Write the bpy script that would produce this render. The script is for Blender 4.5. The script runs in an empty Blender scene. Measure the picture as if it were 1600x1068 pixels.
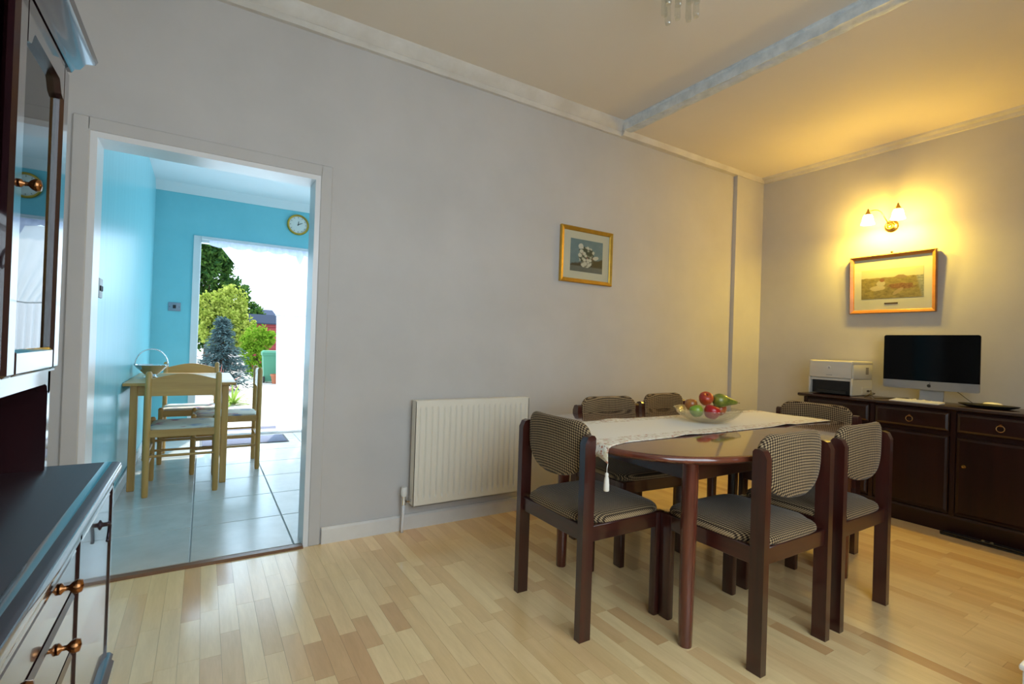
import bpy, bmesh, math, random
from mathutils import Vector, Matrix
random.seed(7)
PI = math.pi
SC = bpy.context.scene
COL = SC.collection

# ------------------------------------------------------------------ camera
def make_camera():
    f, yaw, pitch, roll = 774.68, .556252, .0072026, .0336908
    fw = Vector((math.sin(yaw)*math.cos(pitch), math.cos(yaw)*math.cos(pitch), math.sin(pitch)))
    r = Vector((math.cos(yaw), -math.sin(yaw), 0)); u = r.cross(fw)
    r2 = math.cos(roll)*r + math.sin(roll)*u; u2 = -math.sin(roll)*r + math.cos(roll)*u
    cd = bpy.data.cameras.new('camera'); cd.sensor_width = 36; cd.lens = f/1600*36
    cd.clip_start = .02; cd.clip_end = 300
    cam = bpy.data.objects.new('camera', cd); COL.objects.link(cam)
    m = Matrix((r2, u2, -fw)).transposed().to_4x4(); m.translation = Vector((0, -2.84, 1.115))
    cam.matrix_world = m
    SC.camera = cam
make_camera()

# ------------------------------------------------------------------ view, world, sun, window and fill light
SC.view_settings.view_transform = 'Standard'; SC.view_settings.look = 'None'
SC.view_settings.exposure = 0.0; SC.view_settings.gamma = 1; SC.view_settings.use_curve_mapping = False
W = bpy.data.worlds.new('world'); SC.world = W; W.use_nodes = True
_bg = W.node_tree.nodes['Background']
_bg.inputs[0].default_value = (.74, .88, 1.0, 1); _bg.inputs[1].default_value = 2.6

def lamp(name, kind, loc, aim, energy, col, **kw):
    d = bpy.data.lights.new(name, kind); d.energy = energy; d.color = col
    for k, v in kw.items(): setattr(d, k, v)
    o = bpy.data.objects.new(name, d); COL.objects.link(o); o.location = loc
    o.rotation_euler = Vector(aim).to_track_quat('-Z', 'Y').to_euler()
    return o
lamp('sun', 'SUN', (1, 9, 9), (-.16, -.62, -.80), 5.0, (1, .95, .86), angle=.03)
# added fill light at an unseen window in the wall behind the camera
lamp('dining_window_fill', 'AREA', (.95, -3.36, 1.50), (0.0, 1, -.48), 35, (.80, .91, 1.0), shape='RECTANGLE', size=2.1, size_y=1.75)
# added fill at a presumed, unseen side window; daylight through the garden doorway
lamp('kitchen_window_fill', 'AREA', (2.50, 2.0, 1.60), (-1, 0, -.05), 22, (.52, .82, 1.0), shape='RECTANGLE', size=1.4, size_y=1.1)
lamp('garden_door_daylight', 'AREA', (.82, 3.66, 1.1), (0, -1, -.05), 30, (.46, .74, 1.0), shape='RECTANGLE', size=1.8, size_y=2.1)

# ------------------------------------------------------------------ materials
class NT:
    def __init__(s, name):
        s.m = bpy.data.materials.new(name); s.m.use_nodes = True
        s.t = s.m.node_tree; s.b = s.t.nodes['Principled BSDF']; s.out = s.t.nodes['Material Output']
    def n(s, kind, **kw):
        o = s.t.nodes.new(kind)
        for k, v in kw.items(): setattr(o, k, v)
        return o
    def l(s, a, b): s.t.links.new(a, b)
    def put(s, sock, v):
        if hasattr(v, 'is_linked') or hasattr(v, 'links'): s.l(v, sock)
        else: sock.default_value = v
    def math(s, op, a, b=0., clamp=False):
        o = s.n('ShaderNodeMath', operation=op, use_clamp=clamp); s.put(o.inputs[0], a); s.put(o.inputs[1], b); return o.outputs[0]
    def mix(s, f, a, b, mode='MIX'):
        o = s.n('ShaderNodeMix', data_type='RGBA', blend_type=mode); s.put(o.inputs[0], f)
        s.put(o.inputs[6], a if not isinstance(a, tuple) else (*a[:3], 1)); s.put(o.inputs[7], b if not isinstance(b, tuple) else (*b[:3], 1)); return o.outputs[2]
    def coord(s, which='Object', scale=(1, 1, 1), rot=(0, 0, 0)):
        c = s.n('ShaderNodeTexCoord'); m = s.n('ShaderNodeMapping'); s.l(c.outputs[which], m.inputs[0])
        m.inputs[3].default_value = scale; m.inputs[2].default_value = rot; return m.outputs[0]
    def noise(s, vec, scale, detail=4, rough=.55):
        o = s.n('ShaderNodeTexNoise'); s.l(vec, o.inputs['Vector']); o.inputs['Scale'].default_value = scale
        o.inputs['Detail'].default_value = detail; o.inputs['Roughness'].default_value = rough; return o.outputs[0]
    def ramp(s, f, stops):
        o = s.n('ShaderNodeValToRGB'); s.l(f, o.inputs[0]); e = o.color_ramp.elements
        while len(e) < len(stops): e.new(.5)
        for q, (p, c) in zip(e, stops): q.position = p; q.color = (*c[:3], 1)
        return o.outputs[0]
    def bump(s, h, strength=.3, dist=.002):
        o = s.n('ShaderNodeBump'); s.l(h, o.inputs['Height']); o.inputs[0].default_value = strength; o.inputs[1].default_value = dist
        s.l(o.outputs[0], s.b.inputs['Normal'])
    def set(s, **kw):
        nm = dict(col='Base Color', rough='Roughness', metal='Metallic', coat='Coat Weight', coatr='Coat Roughness', spec='Specular IOR Level',
                  sheen='Sheen Weight', sheenr='Sheen Roughness', trans='Transmission Weight', ior='IOR', emit='Emission Strength', ecol='Emission Color', alpha='Alpha', coation='Coat IOR', sss='Subsurface Weight')
        for k, v in kw.items():
            i = s.b.inputs[nm[k]]
            if isinstance(v, tuple): v = (*v[:3], 1)
            s.put(i, v)
        return s

MATS = {}
def pbr(name, col, rough=.5, var=0., vs=6., bump=None, **kw):
    if name in MATS: return MATS[name]
    t = NT(name)
    if var:
        n = t.noise(t.coord(), vs)
        t.set(col=t.mix(n, tuple(c*(1-var) for c in col), tuple(min(1, c*(1+var)) for c in col)))
    else: t.set(col=col)
    t.set(rough=rough, **kw)
    if bump: t.bump(t.noise(t.coord(), bump[0]), bump[1], bump[2])
    MATS[name] = t.m; return t.m

def wood(name, dark, light, axis=2, rough=.3, grain=14., coat=0., var=True, stretch=.08, **kw):
    if name in MATS: return MATS[name]
    t = NT(name); sc = [1, 1, 1]; sc[axis] = stretch
    v = t.coord('Object', tuple(sc))
    n = t.noise(v, grain, 6, .6); n2 = t.noise(v, grain*6, 3)
    f = t.math('ADD', t.math('MULTIPLY', n, .75), t.math('MULTIPLY', n2, .25))
    t.set(col=t.ramp(f, [(.32, dark), (.68, light)]), rough=rough, coat=coat, coatr=.06, **kw)
    MATS[name] = t.m; return t.m

def paint(name, a, b, rough=.6, scale=1.4, stretch=(1, 1, 1), bump=.15):
    if name in MATS: return MATS[name]
    t = NT(name); v = t.coord('Object', stretch)
    n = t.noise(v, scale, 5, .6); t.set(col=t.ramp(n, [(.3, a), (.7, b)]), rough=rough)
    t.bump(t.noise(t.coord(), 90, 3), bump, .001)
    MATS[name] = t.m; return t.m

M_WALL = paint('wall_paint', (.50, .482, .465), (.565, .545, .53), .62, 1.6)
M_CEIL = paint('ceiling_paint', (.74, .67, .57), (.78, .71, .61), .75, .9)
M_TRIM = paint('trim_paint', (.66, .64, .61), (.76, .74, .71), .4, 5, bump=.3)
M_CORN = paint('cornice_paint', (.56, .52, .46), (.68, .65, .60), .55, 5, (1, 1, 1), .8)
M_GLOSSW = pbr('gloss_white', (.78, .78, .79), .28, .04, 4)
M_TEAL = paint('teal_paint', (.19, .56, .64), (.23, .62, .70), .55, 2)
M_KCEIL = pbr('kitchen_ceiling', (.80, .82, .83), .7)
M_MAH = wood('mahogany', (.020, .0045, .0035), (.060, .012, .008), 2, .28, 16, .5)
M_MAHX = wood('mahogany_along', (.022, .005, .004), (.062, .013, .009), 0, .28, 16, .5)
M_MAHY = wood('mahogany_along_y', (.022, .005, .004), (.062, .013, .009), 1, .28, 16, .5)
M_TABLE = wood('table_mahogany', (.075, .018, .010), (.17, .045, .022), 0, .16, 10, 1.)
M_SIDE = wood('sideboard_wood', (.010, .0025, .002), (.026, .006, .004), 2, .34, 16, .1, spec=.3)
M_SIDEY = wood('sideboard_top_wood', (.011, .003, .0025), (.028, .007, .005), 1, .26, 14, .2)
M_DRES = wood('dresser_wood', (.010, .0028, .004), (.026, .006, .007), 2, .20, 16, 1., coation=1.65)
M_DRESY = wood('dresser_top_wood', (.014, .007, .010), (.028, .012, .015), 1, .42, 14, .0, spec=.35)
M_PINE = wood('pine', (.42, .21, .05), (.60, .34, .09), 2, .4, 12, .15)
M_PINEX = wood('pine_along', (.44, .22, .055), (.62, .35, .10), 0, .4, 12, .15)
M_BRASS = pbr('brass', (.62, .40, .13), .25, metal=1.)
M_OLDBRASS = pbr('old_brass', (.30, .13, .05), .25, metal=1.)
M_IRON = pbr('dark_iron', (.03, .02, .03), .35, metal=.6)
M_CHROME = pbr('chrome', (.75, .76, .78), .12, metal=1.)
M_ALU = pbr('aluminium', (.42, .42, .43), .35, metal=.7)
M_BLACK = pbr('black_gloss', (.004, .004, .005), .12)
M_SCREEN = pbr('screen_glass', (.002, .002, .0025), .08, spec=.12)
M_BLACKM = pbr('black_matte', (.012, .011, .011), .5)
M_RAD = pbr('radiator_enamel', (.80, .76, .66), .3, .03, 3)
M_WPLAST = pbr('white_plastic', (.78, .77, .74), .4)
M_PRINTER = pbr('printer_plastic', (.62, .60, .54), .45)
M_GOLD = pbr('gilt', (.55, .33, .05), .35, .25, 30, metal=.75)
M_OAKFR = wood('frame_oak', (.32, .12, .03), (.48, .21, .05), 1, .3, 20, .4)
M_MATB = pbr('mount_board', (.66, .60, .46), .8)
M_MATW = pbr('mount_board_pale', (.70, .65, .52), .8)

def glass_mat(name, col=(1, 1, 1), ior=1.5, rough=0.):
    if name in MATS: return MATS[name]
    t = NT(name); gl = t.n('ShaderNodeBsdfGlass'); gl.inputs['Color'].default_value = (*col, 1); gl.inputs['IOR'].default_value = ior; gl.inputs['Roughness'].default_value = rough
    t.l(gl.outputs[0], t.out.inputs[0]); MATS[name] = t.m; return t.m
def pane_mat(name, ior=1.5, tint=(1, 1, 1)):
    if name in MATS: return MATS[name]
    t = NT(name); f = t.n('ShaderNodeFresnel'); f.inputs[0].default_value = ior
    tr = t.n('ShaderNodeBsdfTransparent'); tr.inputs[0].default_value = (*tint, 1)
    g = t.n('ShaderNodeBsdfGlossy'); g.inputs['Roughness'].default_value = .01
    mx = t.n('ShaderNodeMixShader'); ge = t.n('ShaderNodeNewGeometry'); t.l(t.math('MULTIPLY', f.outputs[0], t.math('SUBTRACT', 1., ge.outputs['Backfacing'])), mx.inputs[0]); t.l(tr.outputs[0], mx.inputs[1]); t.l(g.outputs[0], mx.inputs[2])
    t.l(mx.outputs[0], t.out.inputs[0]); MATS[name] = t.m; return t.m
M_PANE = pane_mat('clear_pane', 1.45, (.95, .97, .97))
M_DPANE = pane_mat('cabinet_glass', 2.6, (.25, .27, .27))
def bowl_mat():
    t = NT('cut_glass'); f = t.n('ShaderNodeFresnel'); f.inputs[0].default_value = 1.5
    ge = t.n('ShaderNodeNewGeometry'); vo = t.n('ShaderNodeTexVoronoi'); t.l(t.coord(), vo.inputs['Vector']); vo.inputs['Scale'].default_value = 75
    bp = t.n('ShaderNodeBump'); bp.inputs[0].default_value = .6; bp.inputs[1].default_value = .004; t.l(vo.outputs['Distance'], bp.inputs['Height'])
    tr = t.n('ShaderNodeBsdfTransparent'); tr.inputs[0].default_value = (.93, .94, .91, 1)
    g = t.n('ShaderNodeBsdfGlossy'); g.inputs['Roughness'].default_value = .06; t.l(bp.outputs[0], g.inputs['Normal']); t.l(bp.outputs[0], f.inputs['Normal'])
    mx = t.n('ShaderNodeMixShader'); t.l(t.math('ADD', t.math('MULTIPLY', f.outputs[0], t.math('SUBTRACT', 1., ge.outputs['Backfacing'])), .16, True), mx.inputs[0]); t.l(tr.outputs[0], mx.inputs[1]); t.l(g.outputs[0], mx.inputs[2])
    t.l(mx.outputs[0], t.out.inputs[0]); return t.m
M_BOWL = bowl_mat()
M_CRYSTAL = glass_mat('crystal', (.95, .96, .93), 1.45, .04)

def fabric_check():
    t = NT('checked_fabric'); c = t.n('ShaderNodeTexCoord'); sp = t.n('ShaderNodeSeparateXYZ'); t.l(c.outputs['Object'], sp.inputs[0])
    k = PI/.0080
    v = t.math('ADD', sp.outputs[1], sp.outputs[2])
    s1 = t.math('SINE', t.math('MULTIPLY', t.math('ADD', sp.outputs[0], v), k*.75)); s2 = t.math('SINE', t.math('MULTIPLY', t.math('SUBTRACT', sp.outputs[0], v), k*.75))
    p = t.math('MULTIPLY', s1, s2)
    f = t.math('ADD', t.math('MULTIPLY', p, 2.2), .30, True)
    n = t.noise(t.coord(), 7, 3)
    a = t.mix(n, (.020, .012, .007), (.036, .021, .012)); b = t.mix(n, (.30, .205, .105), (.42, .30, .165))
    t.set(col=t.mix(f, a, b), rough=.85, sheen=.15, sheenr=.4, spec=.15)
    t.bump(p, .3, .001)
    MATS['fab'] = t.m; return t.m
M_FAB = fabric_check()

def strip_mat():
    t = NT('laminate_strip')
    oi = t.n('ShaderNodeObjectInfo'); ge = t.n('ShaderNodeNewGeometry')
    r = t.math('FRACT', t.math('ADD', oi.outputs['Random'], ge.outputs['Random Per Island']))
    c = t.n('ShaderNodeTexCoord'); cb = t.n('ShaderNodeCombineXYZ')
    ps = t.n('ShaderNodeSeparateXYZ'); t.l(ge.outputs['Position'], ps.inputs[0])
    t.l(t.math('ADD', ps.outputs[0], t.math('MULTIPLY', r, 37.)), cb.inputs[0]); t.l(t.math('MULTIPLY', ps.outputs[1], .11), cb.inputs[1]); t.l(t.math('MULTIPLY', r, 9.), cb.inputs[2])
    n = t.noise(cb.outputs[0], 26, 5, .6); n2 = t.noise(cb.outputs[0], 160, 2)
    base = t.ramp(r, [(0, (.78, .53, .25)), (.35, (.89, .665, .345)), (.62, (.92, .695, .37)), (.82, (.82, .565, .28)), (1, (.67, .40, .18))])
    g = t.math('ADD', t.math('MULTIPLY', n, .34), t.math('MULTIPLY', n2, .10))
    t.set(col=t.mix(1., base, t.ramp(g, [(.12, (.90, .86, .80)), (.30, (1.08, 1.08, 1.08))]), 'MULTIPLY'), rough=.30, coat=.7, coatr=.13)
    MATS['strip'] = t.m; return t.m
M_STRIP = strip_mat()
M_JOINT = pbr('laminate_joint', (.38, .25, .13), .5)
M_TILE = paint('ceramic_tile', (.50, .50, .47), (.60, .60, .57), .22, 6, bump=.1)
M_GROUT = pbr('grout', (.34, .35, .35), .8)

# ------------------------------------------------------------------ mesh helpers
class MB:
    def __init__(s): s.bm = bmesh.new(); s.uv = None
    def box(s, x0, x1, y0, y1, z0, z1, bev=0., seg=1):
        r = bmesh.ops.create_cube(s.bm, size=1.)
        vs = r['verts']
        for v in vs: v.co = Vector(((x0+x1)/2+v.co.x*(x1-x0), (y0+y1)/2+v.co.y*(y1-y0), (z0+z1)/2+v.co.z*(z1-z0)))
        if bev:
            es = list({e for v in vs for e in v.link_edges})
            bmesh.ops.bevel(s.bm, geom=es, offset=bev, segments=seg, affect='EDGES', profile=.5, clamp_overlap=True)
        return s
    def ring(s, pts): return [s.bm.verts.new(p) for p in pts]
    def bridge(s, a, b, closed=True):
        n = len(a)
        for i in range(n if closed else n-1):
            j = (i+1) % n
            try: s.bm.faces.new((a[i], a[j], b[j], b[i]))
            except ValueError: pass
    def cap(s, r, flip=False):
        try: s.bm.faces.new(r[::-1] if flip else r)
        except ValueError: pass
    def loft(s, rings, caps=True, closed=True):
        R = [s.ring(r) for r in rings]
        for a, b in zip(R, R[1:]): s.bridge(a, b, closed)
        if caps: s.cap(R[0], True); s.cap(R[-1])
        return s
    def cyl(s, p0, p1, r0, r1=None, seg=16, caps=True): return s.tube([p0, p1], [r0, r0 if r1 is None else r1], seg, caps)
    def tube(s, path, rad, seg=8, caps=True):
        P = [Vector(p) for p in path]; n = len(P)
        if not isinstance(rad, (list, tuple)): rad = [rad]*n
        rings = []; up = None
        for i, p in enumerate(P):
            d = (P[min(i+1, n-1)]-P[max(i-1, 0)]).normalized()
            if up is None: up = Vector((0, 0, 1)) if abs(d.z) < .9 else Vector((1, 0, 0))
            a = d.cross(up).normalized(); b = a.cross(d).normalized(); up = b
            rings.append([p+(a*math.cos(2*PI*k/seg)+b*math.sin(2*PI*k/seg))*rad[i] for k in range(seg)])
        return s.loft(rings, caps)
    def lathe(s, prof, c=(0, 0, 0), seg=24, axis='z', caps=False):
        rings = []
        for r, h in prof:
            q = []
            for k in range(seg):
                a = 2*PI*k/seg; x, y = r*math.cos(a), r*math.sin(a)
                p = (x, y, h) if axis == 'z' else ((h, x, y) if axis == 'x' else (y, h, x))
                q.append((c[0]+p[0], c[1]+p[1], c[2]+p[2]))
            rings.append(q)
        return s.loft(rings, caps)
    def prism(s, poly, axis, a, b):
        def q(p, t): return (t, p[0], p[1]) if axis == 'x' else ((p[0], t, p[1]) if axis == 'y' else (p[0], p[1], t))
        return s.loft([[q(p, a) for p in poly], [q(p, b) for p in poly]])
    def grid(s, f, nu, nv):
        V = [[s.bm.verts.new(f(i/nu, j/nv)) for j in range(nv+1)] for i in range(nu+1)]
        for i in range(nu):
            for j in range(nv): s.bm.faces.new((V[i][j], V[i+1][j], V[i+1][j+1], V[i][j+1]))
        return s
    def sphere(s, c, r, u=16, v=10, sc=(1, 1, 1)):
        m = Matrix.Translation(c) @ Matrix.Diagonal((*sc, 1))
        bmesh.ops.create_uvsphere(s.bm, u_segments=u, v_segments=v, radius=r, matrix=m); return s
    def mesh(s, name, mat, smooth=False, shift=None):
        bm = s.bm
        if shift is not None: bmesh.ops.translate(bm, verts=bm.verts, vec=-Vector(shift))
        bmesh.ops.recalc_face_normals(bm, faces=bm.faces)
        me = bpy.data.meshes.new(name); bm.to_mesh(me); bm.free()
        if mat: me.materials.append(mat)
        if smooth:
            for p in me.polygons: p.use_smooth = True
            if smooth != 'all':
                try: me.set_sharp_from_angle(angle=math.radians(38))
                except Exception: pass
        return me
    def build(s, name, mat, parent=None, smooth=False, world=True):
        shift = ROOTLOC.get(parent.name) if (parent is not None and world) else None
        me = s.mesh(name, mat, smooth, shift)
        o = bpy.data.objects.new(name, me); COL.objects.link(o)
        if parent is not None:
            o.parent = parent
            if parent.name in ROOTLOC and world: ROOTLOC[o.name] = ROOTLOC[parent.name]
        return o
ROOTLOC = {}
def thing(name, label, cat, loc=(0, 0, 0), group=None):
    o = bpy.data.objects.new(name, None); COL.objects.link(o); o.location = loc; o.empty_display_size = .1
    tag(o, label, cat, group); ROOTLOC[o.name] = Vector(loc); return o
def tag(o, label=None, cat=None, group=None, kind=None):
    if label: o['label'] = label
    if cat: o['category'] = cat
    if group: o['group'] = group
    if kind: o['kind'] = kind
    return o
def struct(mb, name, mat, parent=None, smooth=False, label=None):
    o = mb.build(name, mat, parent, smooth)
    if parent is None: o['kind'] = 'structure'
    if label: o['label'] = label
    return o
def clone(root, loc, rz, label):
    def cp(o, par):
        c = o.copy(); COL.objects.link(c); c.parent = par
        for k in list(o.children): cp(k, c)
        return c
    r = cp(root, None); r.location = loc; r.rotation_euler = (0, 0, rz); r['label'] = label
    return r

# ------------------------------------------------------------------ the shell of the dining room
XL, XR, YR = -.68, 4.55, -3.40          # left wall, right wall, rear wall (behind the camera)
DL, DR, DH = -.455, .515, 2.00          # doorway
TH = .14                                # thickness of the wall to the kitchen
CZ, CZ2, XS = 2.855, 2.795, 2.68        # main ceiling, lowered ceiling, where it steps
KX0, KX1, KY1, KZ = -.47, 2.60, 3.50, 2.70

m = MB()
m.box(XL-.1, DL, 0, TH, 0, 3.0).box(DL, DR, 0, TH, DH, 3.0).box(DR, XR+.1, 0, TH, 0, 3.0)
struct(m, 'wall_back', M_WALL)
struct(MB().box(4.135, XR, -.036, 0, 0, 2.76), 'wall_pier', M_WALL)
struct(MB().box(XR, XR+.1, YR-.1, 0, 0, 3.0), 'wall_right', M_WALL)
struct(MB().box(XL-.1, XL, YR-.1, 0, 0, 3.0), 'wall_left', M_WALL)
m = MB(); wx0, wx1, wz0, wz1 = -.12, 2.02, .6, 2.40
m.box(XL, wx0, YR-.1, YR, 0, 3).box(wx1, XR, YR-.1, YR, 0, 3).box(wx0, wx1, YR-.1, YR, 0, wz0).box(wx0, wx1, YR-.1, YR, wz1, 3)
struct(m, 'wall_rear', M_WALL)
m = MB()
for a, b in ((wx0, wx0+.06), (.92, .98), (wx1-.06, wx1)): m.box(a, b, YR-.08, YR-.02, wz0, wz1)
m.box(wx0, wx1, YR-.08, YR-.02, wz0, wz0+.06).box(wx0, wx1, YR-.08, YR-.02, wz1-.06, wz1)
w1 = struct(m, 'window_1', M_GLOSSW)  # unseen window, placed to suit the added fill light
MB().box(wx0+.05, wx1-.05, YR-.052, YR-.048, wz0+.05, wz1-.05).build('pane', M_PANE, w1)
struct(MB().box(XL, XS, YR, 0, CZ, 3.0), 'ceiling', M_CEIL)
struct(MB().box(XS, XR, YR, 0, CZ2, 3.0), 'ceiling_lowered', M_CEIL)

def wobble_run(prof, axis, a, b, n, amp, seed):
    """a hand-plastered moulding: profile (u,v) swept along an axis with slight wobble"""
    rnd = random.Random(seed); mb = MB(); rings = []
    w = [[0, 0] for _ in prof]
    for i in range(n+1):
        t = a+(b-a)*i/n; r = []
        for k, (u, v, fx) in enumerate(prof):
            if not fx: w[k] = [w[k][0]*.6+rnd.uniform(-amp, amp), w[k][1]*.6+rnd.uniform(-amp, amp)]
            uu, vv = u+(0 if fx else w[k][0]), v+(0 if fx else w[k][1])
            r.append((t, uu, vv) if axis == 'x' else (uu, t, vv))
        rings.append(r)
    return mb.loft(rings)
z0 = 2.752
struct(wobble_run([(0.001, z0, 1), (-.022, z0+.002, 0), (-.030, z0+.03, 0), (-.026, z0+.036, 0), (-.062, z0+.075, 0), (-.070, CZ, 1), (.001, CZ, 1)], 'x', XL, XS, 60, .0016, 1), 'trim_1', M_CORN, smooth=True)
struct(wobble_run([(0.001, z0, 1), (-.045, z0+.002, 0), (-.052, z0+.022, 0), (-.060, CZ2, 1), (.001, CZ2, 1)], 'x', XS, XR, 40, .0016, 2), 'trim_2', M_CORN, smooth=True)
struct(wobble_run([(XR, z0-.002, 1), (XR-.022, z0, 0), (XR-.03, z0+.022, 0), (XR-.062, z0+.030, 0), (XR-.068, CZ2, 1), (XR, CZ2, 1)], 'y', YR, -.06, 60, .0016, 3), 'trim_3', M_CORN, smooth=True)
M_STEP = paint('step_paint', (.50, .55, .58), (.74, .78, .80), .45, 14, (1, 1, 1), 1.0)
struct(wobble_run([(XS+.07, CZ2+.001, 1), (XS+.075, CZ2-.010, 0), (XS+.03, CZ2-.014, 0), (XS+.012, CZ2-.006, 0), (XS-.012, CZ2-.012, 0), (XS-.016, CZ2+.02, 0), (XS-.012, CZ-.016, 0), (XS-.022, CZ-.010, 0), (XS-.022, CZ, 1), (XS+.01, CZ, 1)], 'y', YR, -.055, 110, .0022, 4), 'trim_4', M_STEP, smooth=True)
# skirting
BBH = .088
def skirting(axis, a, b, face, sgn):
    prof = [(face, 0), (face+sgn*.018, 0), (face+sgn*.018, BBH-.012), (face+sgn*.010, BBH), (face, BBH)]
    return MB().prism(prof, axis, a, b)
struct(skirting('x', DR+.062, 4.135, 0, -1), 'baseboard_back', M_TRIM)
struct(skirting('x', XL, DL-.062, 0, -1), 'baseboard_back_short', M_TRIM)
mb = MB(); mb.box(XR-.018, XR, YR, -.055, 0, BBH, .004); struct(mb, 'baseboard_right', M_TRIM)
mb = MB(); mb.box(XL, XL+.018, YR, -.018, 0, BBH, .004); struct(mb, 'baseboard_left', M_TRIM)
# door lining and architrave
m = MB()
m.box(DL, DL+.03, -.012, TH+.012, 0, DH-.03).box(DR-.03, DR, -.012, TH+.012, 0, DH-.03).box(DL, DR, -.012, TH+.012, DH-.03, DH)
struct(m, 'door_1', M_GLOSSW)
m = MB()
m.box(DL-.055, DL+.005, -.016, -.001, 0, DH+.055, .004).box(DR-.005, DR+.055, -.016, -.001, 0, DH+.055, .004).box(DL-.005, DR+.005, -.016, -.001, DH-.005, DH+.055, .004)
struct(m, 'trim_5', M_WALL)
m = MB()
m.prism([(-.03, .0), (-.03, .004), (-.018, .011), (.018, .011), (.03, .004), (.03, 0)], 'x', DL+.03, DR-.03)
struct(m, 'trim_6', wood('threshold_strip', (.14, .06, .025), (.24, .11, .045), 0, .35, 12))

# ------------------------------------------------------------------ laminate floor: strips in boards of three
fl = struct(MB().box(XL, XR, YR, 0, -.06, -.0012), 'floor', M_JOINT)
CAMX, CAMY, CAMH = 0., -2.84, 1.115
strips = []
SW, GAP = .0640, .0007
rnd = random.Random(11)
nx = int((XR-XL)/SW)+1
for bi in range(nx//3+1):
    off = rnd.uniform(0, 1.2)
    for k in range(3):
        x0 = XL+(bi*3+k)*SW; x1 = min(x0+SW, XR)
        if x0 >= XR-.005: continue
        y = -.0-rnd.uniform(.1, .5); top = 0.
        ya = 0.
        while ya > YR+.02:
            L = rnd.choice((.22, .28, .34, .42, .50, .55))
            yb = max(YR, ya-L)
            if yb < YR+.1: yb = YR
            strips.append((x0, x1, yb, ya)); ya = yb
def in_frame(x, y):
    yaw = .556252; dx, dy = x-CAMX, y-CAMY
    z = dx*math.sin(yaw)+dy*math.cos(yaw); r = dx*math.cos(yaw)-dy*math.sin(yaw)
    if z < .3: return None
    px, py = 800+774.68*r/z, 534+774.68*CAMH/z
    return z if (-10 < px < 1610 and py < 1100) else None
seen = []; rest = []
for s in strips:
    z = in_frame((s[0]+s[1])/2, (s[2]+s[3])/2)
    (seen if z else rest).append((z or 99, s))
seen.sort(key=lambda t: t[0])
rest += seen[295:]; seen = seen[:295]
strip_me = MB().box(-.5, .5, -.5, .5, -1, 0).mesh('floor_strip', M_STRIP)
for z, (x0, x1, yb, ya) in seen:
    o = bpy.data.objects.new('floor_strip', strip_me); COL.objects.link(o); o.parent = fl
    o.location = ((x0+x1)/2, (ya+yb)/2, 0); o.scale = (x1-x0-GAP, ya-yb-GAP, .0015)
m = MB()
for z, (x0, x1, yb, ya) in rest: m.box(x0+GAP/2, x1-GAP/2, yb+GAP/2, ya-GAP/2, -.0015, 0)
tag(m.build('floor_strips_further', M_STRIP, fl), kind='stuff')

# ------------------------------------------------------------------ kitchen shell
kf = struct(MB().box(KX0, KX1, .0, KY1+.12, -.06, -.004), 'floor_kitchen', M_GROUT)
tile_me = MB().box(-.5, .5, -.5, .5, -1, 0).mesh('tile', M_TILE)
TX, TY, G = .475, .515, .006
bx = -.024-TX
xs = [-.024+TX*i for i in range(-1, 7)]; ys = [.055+TY*i for i in range(-1, 8)]
tm = {}
for i in range(len(xs)-1):
    for j in range(len(ys)-1):
        x0, x1 = max(xs[i], KX0), min(xs[i+1], KX1); y0, y1 = max(ys[j], .03), min(ys[j+1], KY1)
        if x1-x0 < .03 or y1-y0 < .03: continue
        o = MB().box(x0+G/2, x1-G/2, y0+G/2, y1-G/2, -.012, 0, .002).build('tile', M_TILE, kf)
struct(MB().box(KX0-.1, KX0, TH, KY1+.1, 0, 2.9), 'wall_kitchen_left', (lambda: paint('teal_gloss', (.24, .62, .70), (.32, .70, .78), .28, 5, (.2, 9, .35), .4))())  # paler vertical streaks in the colour imitate daylight sheen
PX0, PX1, PZ = -.105, 1.80, 2.165       # opening to the garden
m = MB(); m.box(KX0, PX0, KY1, KY1+.12, 0, 2.9).box(PX1, KX1, KY1, KY1+.12, 0, 2.9).box(PX0, PX1, KY1, KY1+.12, PZ, 2.9)
struct(m, 'wall_kitchen_back', M_TEAL)
m = MB(); m.box(KX1, KX1+.1, TH, KY1+.1, 0, 1.05).box(KX1, KX1+.1, TH, KY1+.1, 2.15, 2.9).box(KX1, KX1+.1, TH, 1.3, 1.05, 2.15).box(KX1, KX1+.1, 2.7, KY1+.1, 1.05, 2.15)
struct(m, 'wall_kitchen_right', M_TEAL)
m = MB()
for a, b in ((1.3, 1.36), (1.97, 2.03), (2.64, 2.7)): m.box(KX1+.02, KX1+.08, a, b, 1.05, 2.15)
m.box(KX1+.02, KX1+.08, 1.3, 2.7, 1.05, 1.11).box(KX1+.02, KX1+.08, 1.3, 2.7, 2.09, 2.15)
w3 = struct(m, 'window_3', M_GLOSSW); MB().box(KX1+.048, KX1+.052, 1.33, 2.67, 1.08, 2.12).build('pane', M_PANE, w3)  # presumed side window, unseen, goes with the added kitchen fill
struct(MB().box(KX0, KX1, TH, KY1, KZ, 2.9), 'ceiling_kitchen', M_KCEIL)
struct(MB().prism([(KY1, KZ-.085), (KY1-.012, KZ-.085), (KY1-.03, KZ-.05), (KY1-.075, KZ-.014), (KY1-.085, KZ), (KY1, KZ)], 'x', KX0, KX1), 'trim_7', M_KCEIL, smooth=True)
struct(MB().box(KX0, KX0+.016, TH+.012, KY1, 0, .09, .004), 'baseboard_kitchen_left', M_GLOSSW)
struct(MB().box(KX0+.016, PX0-.02, KY1-.016, KY1, 0, .09, .004), 'baseboard_kitchen_back', M_GLOSSW)
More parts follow.
